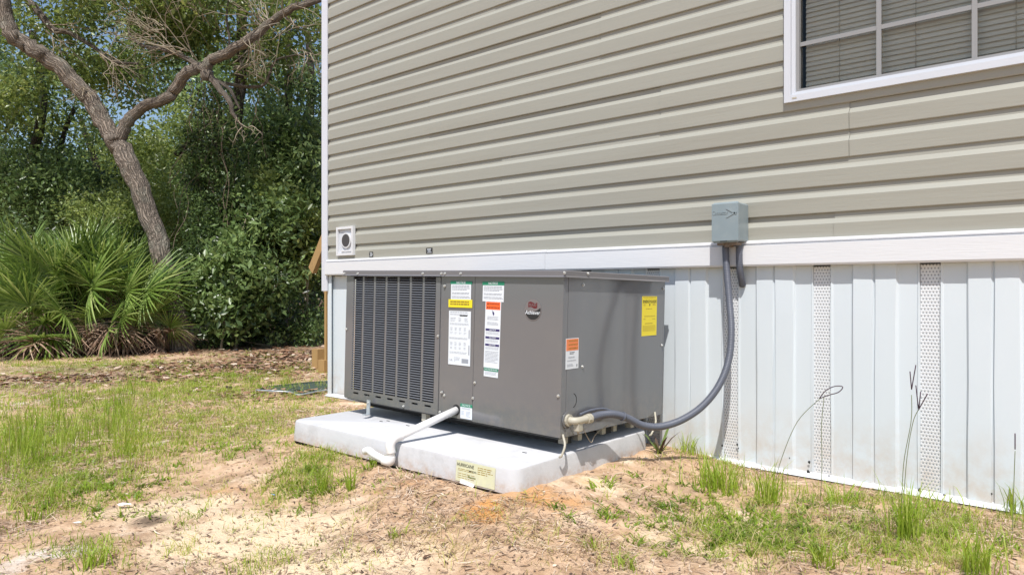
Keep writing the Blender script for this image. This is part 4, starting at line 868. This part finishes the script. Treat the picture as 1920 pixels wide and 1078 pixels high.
palmetto('largest saw palmetto clump, in the middle with sunlit green fans', 135, 8.9, .70, 36, 14, 2)
palmetto('saw palmetto leaning right towards the oak trunk', 205, 9.0, .50, 24, 9, 3)
palmetto('low saw palmetto with many dead brown fans, at the foot of the leftmost one', 60, 8.6, .25, 14, 9, 4, sc=.8)
palmetto('low saw palmetto with reddish dead fans beside the oak trunk', 275, 9.1, .30, 6, 18, 5, sc=.66)
palmetto('saw palmetto behind the others, upright fans between the oak and the shrub', 180, 9.7, .85, 18, 0, 6)

# grass and litter
def blades(P, H, lean, wd, tint, seed, curl=.5):
    r = np.random.default_rng(seed); N = len(P); a = r.random(N)*2*np.pi; dx = np.cos(a); dy = np.sin(a); b = a+np.pi/2+r.normal(0, .4, N); wx = np.cos(b)*wd; wy = np.sin(b)*wd
    rings = []
    for q, w_ in ((0, 1), (.4, .85), (.75, .5)):
        off = lean*H*(q**1.8); z = H*q*(1-.25*lean*q)
        c = P+np.stack([dx*off, dy*off, z], 1); s = np.stack([wx*w_, wy*w_, np.zeros(N)], 1); rings += [c-s, c+s]
    off = lean*H; rings.append(P+np.stack([dx*off*1.15, dy*off*1.15, H*(1-.35*lean)], 1))
    V = np.stack(rings, 1); i = np.arange(N)[:, None]*7
    F = np.concatenate([i+[0, 1, 3], i+[0, 3, 2], i+[2, 3, 5], i+[2, 5, 4], i+[4, 5, 6]], 0); return V.reshape(-1, 3), F, np.repeat(tint, 7)
PADX = lambda x, y: (x > 1.47) & (x < 2.92) & (y > -1.29) & (y < -.0)
def inside_bad(x, y): return PADX(x, y) | ((y > -.045) & (x > -.02))
# density map for grass from picture zones (world space points, drawn from the same zones as the soil)
GZONE = [(300, 735, 330, 22, .9), (250, 800, 260, 60, .8), (500, 790, 90, 30, .7), (150, 684, 220, 10, 1.6), (420, 705, 190, 10, 1.3), (560, 690, 60, 10, .8), (480, 665, 160, 6, .5), (120, 900, 130, 40, .5), (80, 800, 130, 50, .5), (240, 770, 120, 35, .5), (450, 725, 150, 20, 1.0), (330, 735, 100, 15, .9), (420, 790, 110, 25, .55), (150, 680, 130, 14, .8), (60, 860, 90, 40, .5), (280, 840, 70, 25, .35), (80, 930, 90, 30, .35), (590, 900, 60, 35, .9), (530, 930, 30, 20, .6), (1000, 640, 10, 1, .0), (430, 680, 160, 12, .8), (560, 700, 80, 12, .5), (680, 870, 60, 14, .4), (1340, 880, 60, 18, .5), (1460, 910, 60, 16, .3), (1650, 935, 160, 18, .5), (1800, 985, 150, 40, .35), (1700, 1040, 180, 35, .25), (1400, 1000, 120, 50, .12), (1550, 1000, 120, 40, .15), (1270, 850, 50, 8, .6), (500, 1060, 40, 15, .2), (170, 1030, 70, 25, .3), (540, 770, 50, 12, .6), (620, 752, 40, 6, .7)]
def sample_zone(n, zones, seed, wt):
    r = np.random.default_rng(seed); out = []
    w_ = np.array([z[2]*z[3]**1.0*z[4]*wt(z) for z in zones]); w_ /= w_.sum(); ks = r.choice(len(zones), n, p=w_)
    for k in ks:
        u, v, ru, rv, _ = zones[k]; uu = u+r.normal()*ru*.6; vv = v+r.normal()*rv*.6
        if vv < 648 or vv > 1150: continue
        d = CZ*FOC/(vv-VH); p = at_depth(uu, vv, d); out.append((p.x, p.y))
    a = np.array(out); a = a[~inside_bad(a[:, 0], a[:, 1])]; return a
def tufts(C, seed, hmean, nb, spread, wd=.0012, tmean=.5, lean0=.15, lean1=.9):
    r = np.random.default_rng(seed); k = r.poisson(nb, len(C))+2; P = np.repeat(C, k, 0)+r.normal(0, spread, (k.sum(), 2)); hs = np.repeat(hmean*r.uniform(.45, 1.5, len(C)), k)*r.uniform(.4, 1.1, k.sum())
    ok = ~inside_bad(P[:, 0], P[:, 1]); tt = np.repeat(np.clip(r.normal(tmean, .15, len(C)), 0, 1), k)+r.normal(0, .10, k.sum())
    P, hs, tt = P[ok], hs[ok], tt[ok]; z = gz(P[:, 0], P[:, 1])-.004; dist = np.hypot(P[:, 0]-CX, P[:, 1]-CY)
    return blades(np.column_stack([P, z]), hs, r.uniform(lean0, lean1, len(P)), wd*np.clip(.5+dist*.22, .8, 2.2), np.clip(tt, 0, 1), seed+1)
def merge(parts):
    V = []; F = []; Tt = []; b = 0
    for v, f, t in parts: V.append(v); F.append(f+b); Tt.append(t); b += len(v)
    return np.concatenate(V), np.concatenate(F), np.concatenate(Tt)
far_w = lambda z: (CZ/(z[1]-VH))**2*1e4
near_w = lambda z: 1
C1 = sample_zone(3000, GZONE, 1, lambda z: 1/(1+((z[1]-750)/400)**2) if True else 1)
C2 = sample_zone(420, [z for z in GZONE if z[1] > 840], 2, near_w)
C3 = rng.uniform([-6, -4.2], [6, -.05], (6500, 2)); C3 = C3[~inside_bad(C3[:, 0], C3[:, 1])]; C3 = C3[(fbm(C3[:, 0], C3[:, 1], 1.1, 4, 77) > .51)]
C4 = sample_zone(130, [(110, 800, 150, 55, 1), (225, 800, 45, 50, 1.3), (30, 850, 80, 50, 1), (200, 750, 120, 12, .8), (470, 722, 100, 8, 1), (60, 850, 70, 30, .8)], 4, near_w)
C5 = sample_zone(1100, GZONE+[(900, 1000, 400, 60, .4), (1500, 1000, 300, 60, .6)], 6, near_w); C6 = sample_zone(420, [(590, 920, 70, 35, 1), (180, 900, 140, 50, 1), (1500, 990, 260, 50, 1), (430, 850, 80, 20, .7), (1250, 960, 120, 50, .5), (700, 880, 60, 10, 1)], 7, near_w)
V, F, Tt = merge([tufts(C1, 11, .042, 12, .035, tmean=.52, lean1=1.1), tufts(C2, 12, .045, 9, .018, tmean=.45), tufts(C3, 13, .030, 9, .024, tmean=.50, lean1=1.3), tufts(C4, 14, .17, 10, .030, tmean=.45, lean0=.05, lean1=.55), tufts(C5, 15, .05, 8, .03, tmean=.97, lean0=.6, lean1=1.6), tufts(C6, 16, .035, 9, .016, wd=.0032, tmean=.16, lean0=.7, lean1=1.5)])
g = np_mesh('grass', V, F, M['grass'], None, Tt); tag(g, 'thin patchy green grass growing on the sandy yard', 'grass', kind='stuff')
# dry strands, needles and leaf crumbs
def strands(P, L, wd, tint, seed, zr=.006):
    r = np.random.default_rng(seed); N = len(P); a = r.random(N)*2*np.pi; d = np.stack([np.cos(a), np.sin(a), r.normal(0, .16, N)], 1)*L[:, None]*.5; s = np.stack([-np.sin(a), np.cos(a), r.normal(0, .3, N)], 1)*wd[:, None]
    bend = np.stack([-np.sin(a), np.cos(a), np.zeros(N)], 1)*(L*r.normal(0, .14, N))[:, None]
    z = gz(P[:, 0], P[:, 1])+r.random(N)*zr+.002; c = np.column_stack([P, z])
    V = np.stack([c-d-s*.4, c-d+s*.4, c+bend+s, c+bend-s, c+d+s*.3, c+d-s*.3], 1); i = np.arange(N)[:, None]*6
    F = np.concatenate([i+[0, 1, 2, 3], i+[3, 2, 4, 5]], 0); return V.reshape(-1, 3), F, np.repeat(tint, 6)
def polar(n, d0, d1, seed, p=1.0):
    r = np.random.default_rng(seed); u = r.uniform(-60, 1980, n); d = d0*(d1/d0)**(r.random(n)**p); xy = np.array([CX, CY])+d[:, None]*(np.array([FW.x, FW.y])+((u-UC)/FOC)[:, None]*np.array([RT.x, RT.y])); return xy[~inside_bad(xy[:, 0], xy[:, 1])]
P = polar(85000, 1.75, 7.5, 21); keep = (fbm(P[:, 0], P[:, 1], .55, 4, 31)+rng.normal(0, .06, len(P))) > .50; P = P[keep]; cr = np.zeros(len(P))
for (u_, v_, ru_, rv_) in ((330, 950, 130, 18), (480, 1000, 190, 45), (650, 1060, 260, 40), (60, 1050, 160, 26), (1230, 985, 110, 35), (1130, 905, 80, 14), (1300, 1040, 140, 34), (905, 950, 60, 22)):
    c_ = gp(u_, v_); k_ = (P[:, 0]-CX)*FW.x+(P[:, 1]-CY)*FW.y; uu_ = UC+FOC*((P[:, 0]-CX)*RT.x+(P[:, 1]-CY)*RT.y)/k_; vv_ = VH+CZ*FOC/k_; cr = np.maximum(cr, np.exp(-((uu_-u_)/ru_)**2-((vv_-v_)/rv_)**2))
P = P[rng.random(len(P)) > cr*.8]; dd = np.hypot(P[:, 0]-CX, P[:, 1]-CY); n = len(P)
a1 = strands(P, rng.lognormal(-3.35, .55, n)*np.clip(.6+dd*.2, 1, 2), rng.uniform(.0006, .0016, n)*np.clip(.4+dd*.3, 1, 2.5), np.clip(rng.normal(.58, .24, n), 0, 1), 22, .010)
P = polar(12000, 1.75, 6, 23); n = len(P); dd = np.hypot(P[:, 0]-CX, P[:, 1]-CY)
a2 = strands(P, rng.lognormal(-4.4, .5, n)*np.clip(.6+dd*.2, 1, 2), rng.uniform(.0015, .0045, n), np.clip(rng.normal(.42, .25, n), 0, 1), 24, .004)
V, F, Tt = merge([a1, a2]); g = np_mesh('dry_litter', V, F, M['litter'], None, Tt); tag(g, 'dry straw, needles and twig crumbs strewn over the sand', 'litter', kind='stuff')
# fallen leaves under the trees
fl = sample_zone(4000, [(420, 690, 200, 16, 1), (150, 712, 190, 10, .7), (560, 668, 110, 14, 1.3), (250, 660, 320, 8, .5), (500, 740, 120, 10, .3)], 31, lambda z: 1); r = np.random.default_rng(5); n = len(fl)
Pn = polar(500, 1.9, 5, 41); Pn = Pn[:110]; fl = np.concatenate([fl, Pn]); n = len(fl)
V, F, Tt = strands(fl, np.where(np.hypot(fl[:,0]-CX, fl[:,1]-CY) < 5, .5, 1)*r.uniform(.035, .085, n), np.where(np.hypot(fl[:,0]-CX, fl[:,1]-CY) < 5, .35, 1)*r.uniform(.010, .022, n), np.clip(r.normal(.55, .25, n), 0, 1), 32, .02); g = np_mesh('fallen_leaves', V, F, M['leaf_litter'], None, Tt); tag(g, 'brown fallen leaves scattered under the edge of the woods', 'leaves', kind='stuff')

# tufts one can point at
def tuft(u, v, hpx, nb, spread, label, lean=(.1, .7), tm=.45, wd=.0022):
    p = gp(u, v); d = (p-CP).dot(FW); h = hpx/FOC*d; t = tag(empty('grass_tuft', p), label, 'grass tuft', 'grass tufts around the pad and skirting'); r = np.random.default_rng(int(u*3+v))
    P2 = r.normal(0, spread, (nb, 2)); z = gz(P2[:, 0]+p.x, P2[:, 1]+p.y)-p.z-.004
    V, F, Tt = blades(np.column_stack([P2, z]), h*r.uniform(.45, 1.15, nb), r.uniform(lean[0], lean[1], nb), wd*np.ones(nb), np.clip(r.normal(tm, .14, nb), 0, 1), int(u))
    o = np_mesh('blades', V, F, M['grass'], t, Tt); return t
tuft(604, 925, 62, 46, .012, 'upright narrow grass tuft on bare soil left of the drain outlet')
tuft(655, 915, 48, 34, .010, 'smaller narrow grass tuft just below the end of the drain outlet')
tuft(745, 880, 55, 14, .006, 'slender grass blades at the pad edge under the drain pipe', (.05, .3))
tuft(690, 880, 30, 26, .016, 'low leafy tuft against the pad beneath the drain outlet', (.5, 1.2), .35, .004)
tuft(742, 1005, 42, 18, .012, 'sparse spreading tuft on sand in front of the pad', (.4, 1.3))
tuft(897, 905, 38, 12, .008, 'tiny weed growing in front of the weathered pad sticker', (.3, 1.0))
tuft(1345, 918, 75, 150, .050, 'densest bright green tuft against the skirting, right of the cooling unit')
tuft(1290, 850, 46, 50, .03, 'grass tuft at the skirting foot between the pad and the dense tuft', (.2, .9))
tuft(1440, 940, 85, 60, .028, 'tall thin tuft with long arching blades in front of the second vented strip', (.1, .5))
tuft(1695, 1010, 120, 90, .022, 'tallest grass tuft, standing before the third vented strip')
tuft(1840, 1078, 110, 70, .03, 'green tuft at the bottom right corner of the yard')
tuft(1765, 960, 50, 60, .045, 'low spreading tuft along the track at the right', (.4, 1.2))
tuft(1570, 940, 55, 46, .04, 'wispy tuft at the track between the second and third vented strips', (.3, 1.0))
tuft(1905, 965, 70, 40, .02, 'tuft against the skirting at the right edge of the picture')
tuft(1110, 1030, 40, 20, .015, 'small tuft on open sand in front of the pad corner', (.3, 1.1))
tuft(1310, 985, 45, 24, .02, 'thin dull tuft on sand below the dense bright tuft', (.2, .9), .55)
tuft(1170, 1065, 40, 30, .018, 'small green tuft at the bottom edge, in the middle', (.3, 1.0))
tuft(1540, 1060, 60, 40, .02, 'upright tuft near the bottom edge below the second vented strip')
tuft(180, 1060, 60, 40, .02, 'green tuft on white sand near the bottom left corner', (.2, .8))
tuft(425, 860, 28, 50, .03, 'low bright green tuft on open soil left of the pad', (.5, 1.2), .3)
tuft(65, 975, 45, 30, .02, 'small tuft beside the white sand at the left edge', (.2, .8))
# seed stalks
def stalk(label, pts, heads, y):
    P = [at_y(u, v, y) for u, v in pts]; b = P[0].copy(); b.z = float(gz(b.x, b.y)); P[0] = b; t = tag(empty('seed_stalk', b), label, 'weed', 'seeding grass stalks before the skirting')
    MB().tube([p-b for p in smooth_path(P, 6)], .0013, 5).build('stem', M['weed_stem'], t)
    for h in heads:
        q = [at_y(u, v, y)-b for u, v in h]; k = len(q); MB().tube(smooth_path(q, 4), .0018, 6).build('seed_head', M['seed'], t)
stalk('tall seed stalk with forked dark head before the third vented strip', [(1690, 1000), (1694, 870), (1708, 790), (1709, 740)], [[(1709, 730), (1706, 696)], [(1709, 730), (1717, 684)]], -.34)
stalk('second tall stalk with spread dark fingers, crossing the third vented strip', [(1692, 1000), (1700, 860), (1712, 790), (1724, 765)], [[(1722, 768), (1739, 738)], [(1722, 766), (1717, 722)], [(1723, 764), (1726, 734)]], -.33)
stalk('arching stalk whose dark head folds into a loop before the second vented strip', [(1450, 960), (1465, 860), (1495, 790), (1537, 747)], [[(1536, 747), (1548, 732), (1565, 724), (1580, 725), (1572, 735), (1555, 740), (1538, 746)]], -.30)
stalk('straight stalk rising under the looped head', [(1538, 960), (1541, 870), (1540, 800), (1545, 745)], [], -.31)
stalk('single upright stalk with dark furry head near the right edge', [(1898, 1000), (1901, 900), (1903, 845)], [[(1903, 842), (1903, 812)]], -.28)
# small rubbish
for (nm, lab, cat, u, v, s, m_) in (('paper_scrap', 'torn white paper scrap on sand left of the darker patch', 'paper', 232, 952, .032, 'paper'), ('paper_scrap', 'crumpled white scrap in weeds at the lower left', 'paper', 146, 986, .018, 'paper'), ('plastic_scrap', 'tiny blue plastic scrap in the weeds left of the pad', 'plastic', 513, 925, .011, 'blue')):
    p = gp(u, v); me = MB(); rr = random.Random(u); V = [(rr.uniform(.7, 1.2)*s*math.cos(a), rr.uniform(.3, .6)*s*math.sin(a), rr.uniform(.2, .6)*s) for a in np.linspace(0, 5.4, 7)]; V.append((0, 0, s*.15)); me.add(V, [(i, (i+1) % 7, 7) for i in range(7)]); o = me.build(nm, M[m_]); o.location = p+Vector((0, 0, .004)); o.rotation_euler = (0, 0, R(rr.uniform(20, 60))); tag(o, lab, cat)
# stiff leaves by the pad's rear corner
p = gp(1236, 850); t = tag(empty('dark_weed', p), 'dark spiky weed squeezed between the pad and the skirting', 'weed')
for k in range(8):
    a = k*.8; h = .07+.03*(k % 3); d = Vector((math.cos(a), math.sin(a), 0)); s = Vector((-d.y, d.x, 0))*.008; MB().add([-s, s, d*h*.6+Vector((0, 0, h*.7))+s*.8, d*h*.6+Vector((0, 0, h*.7))-s*.8, d*h+Vector((0, 0, h))], [(0, 1, 2, 3), (3, 2, 4)]).build('leaf', M['litter'] if k % 2 else M['stalk'], t)
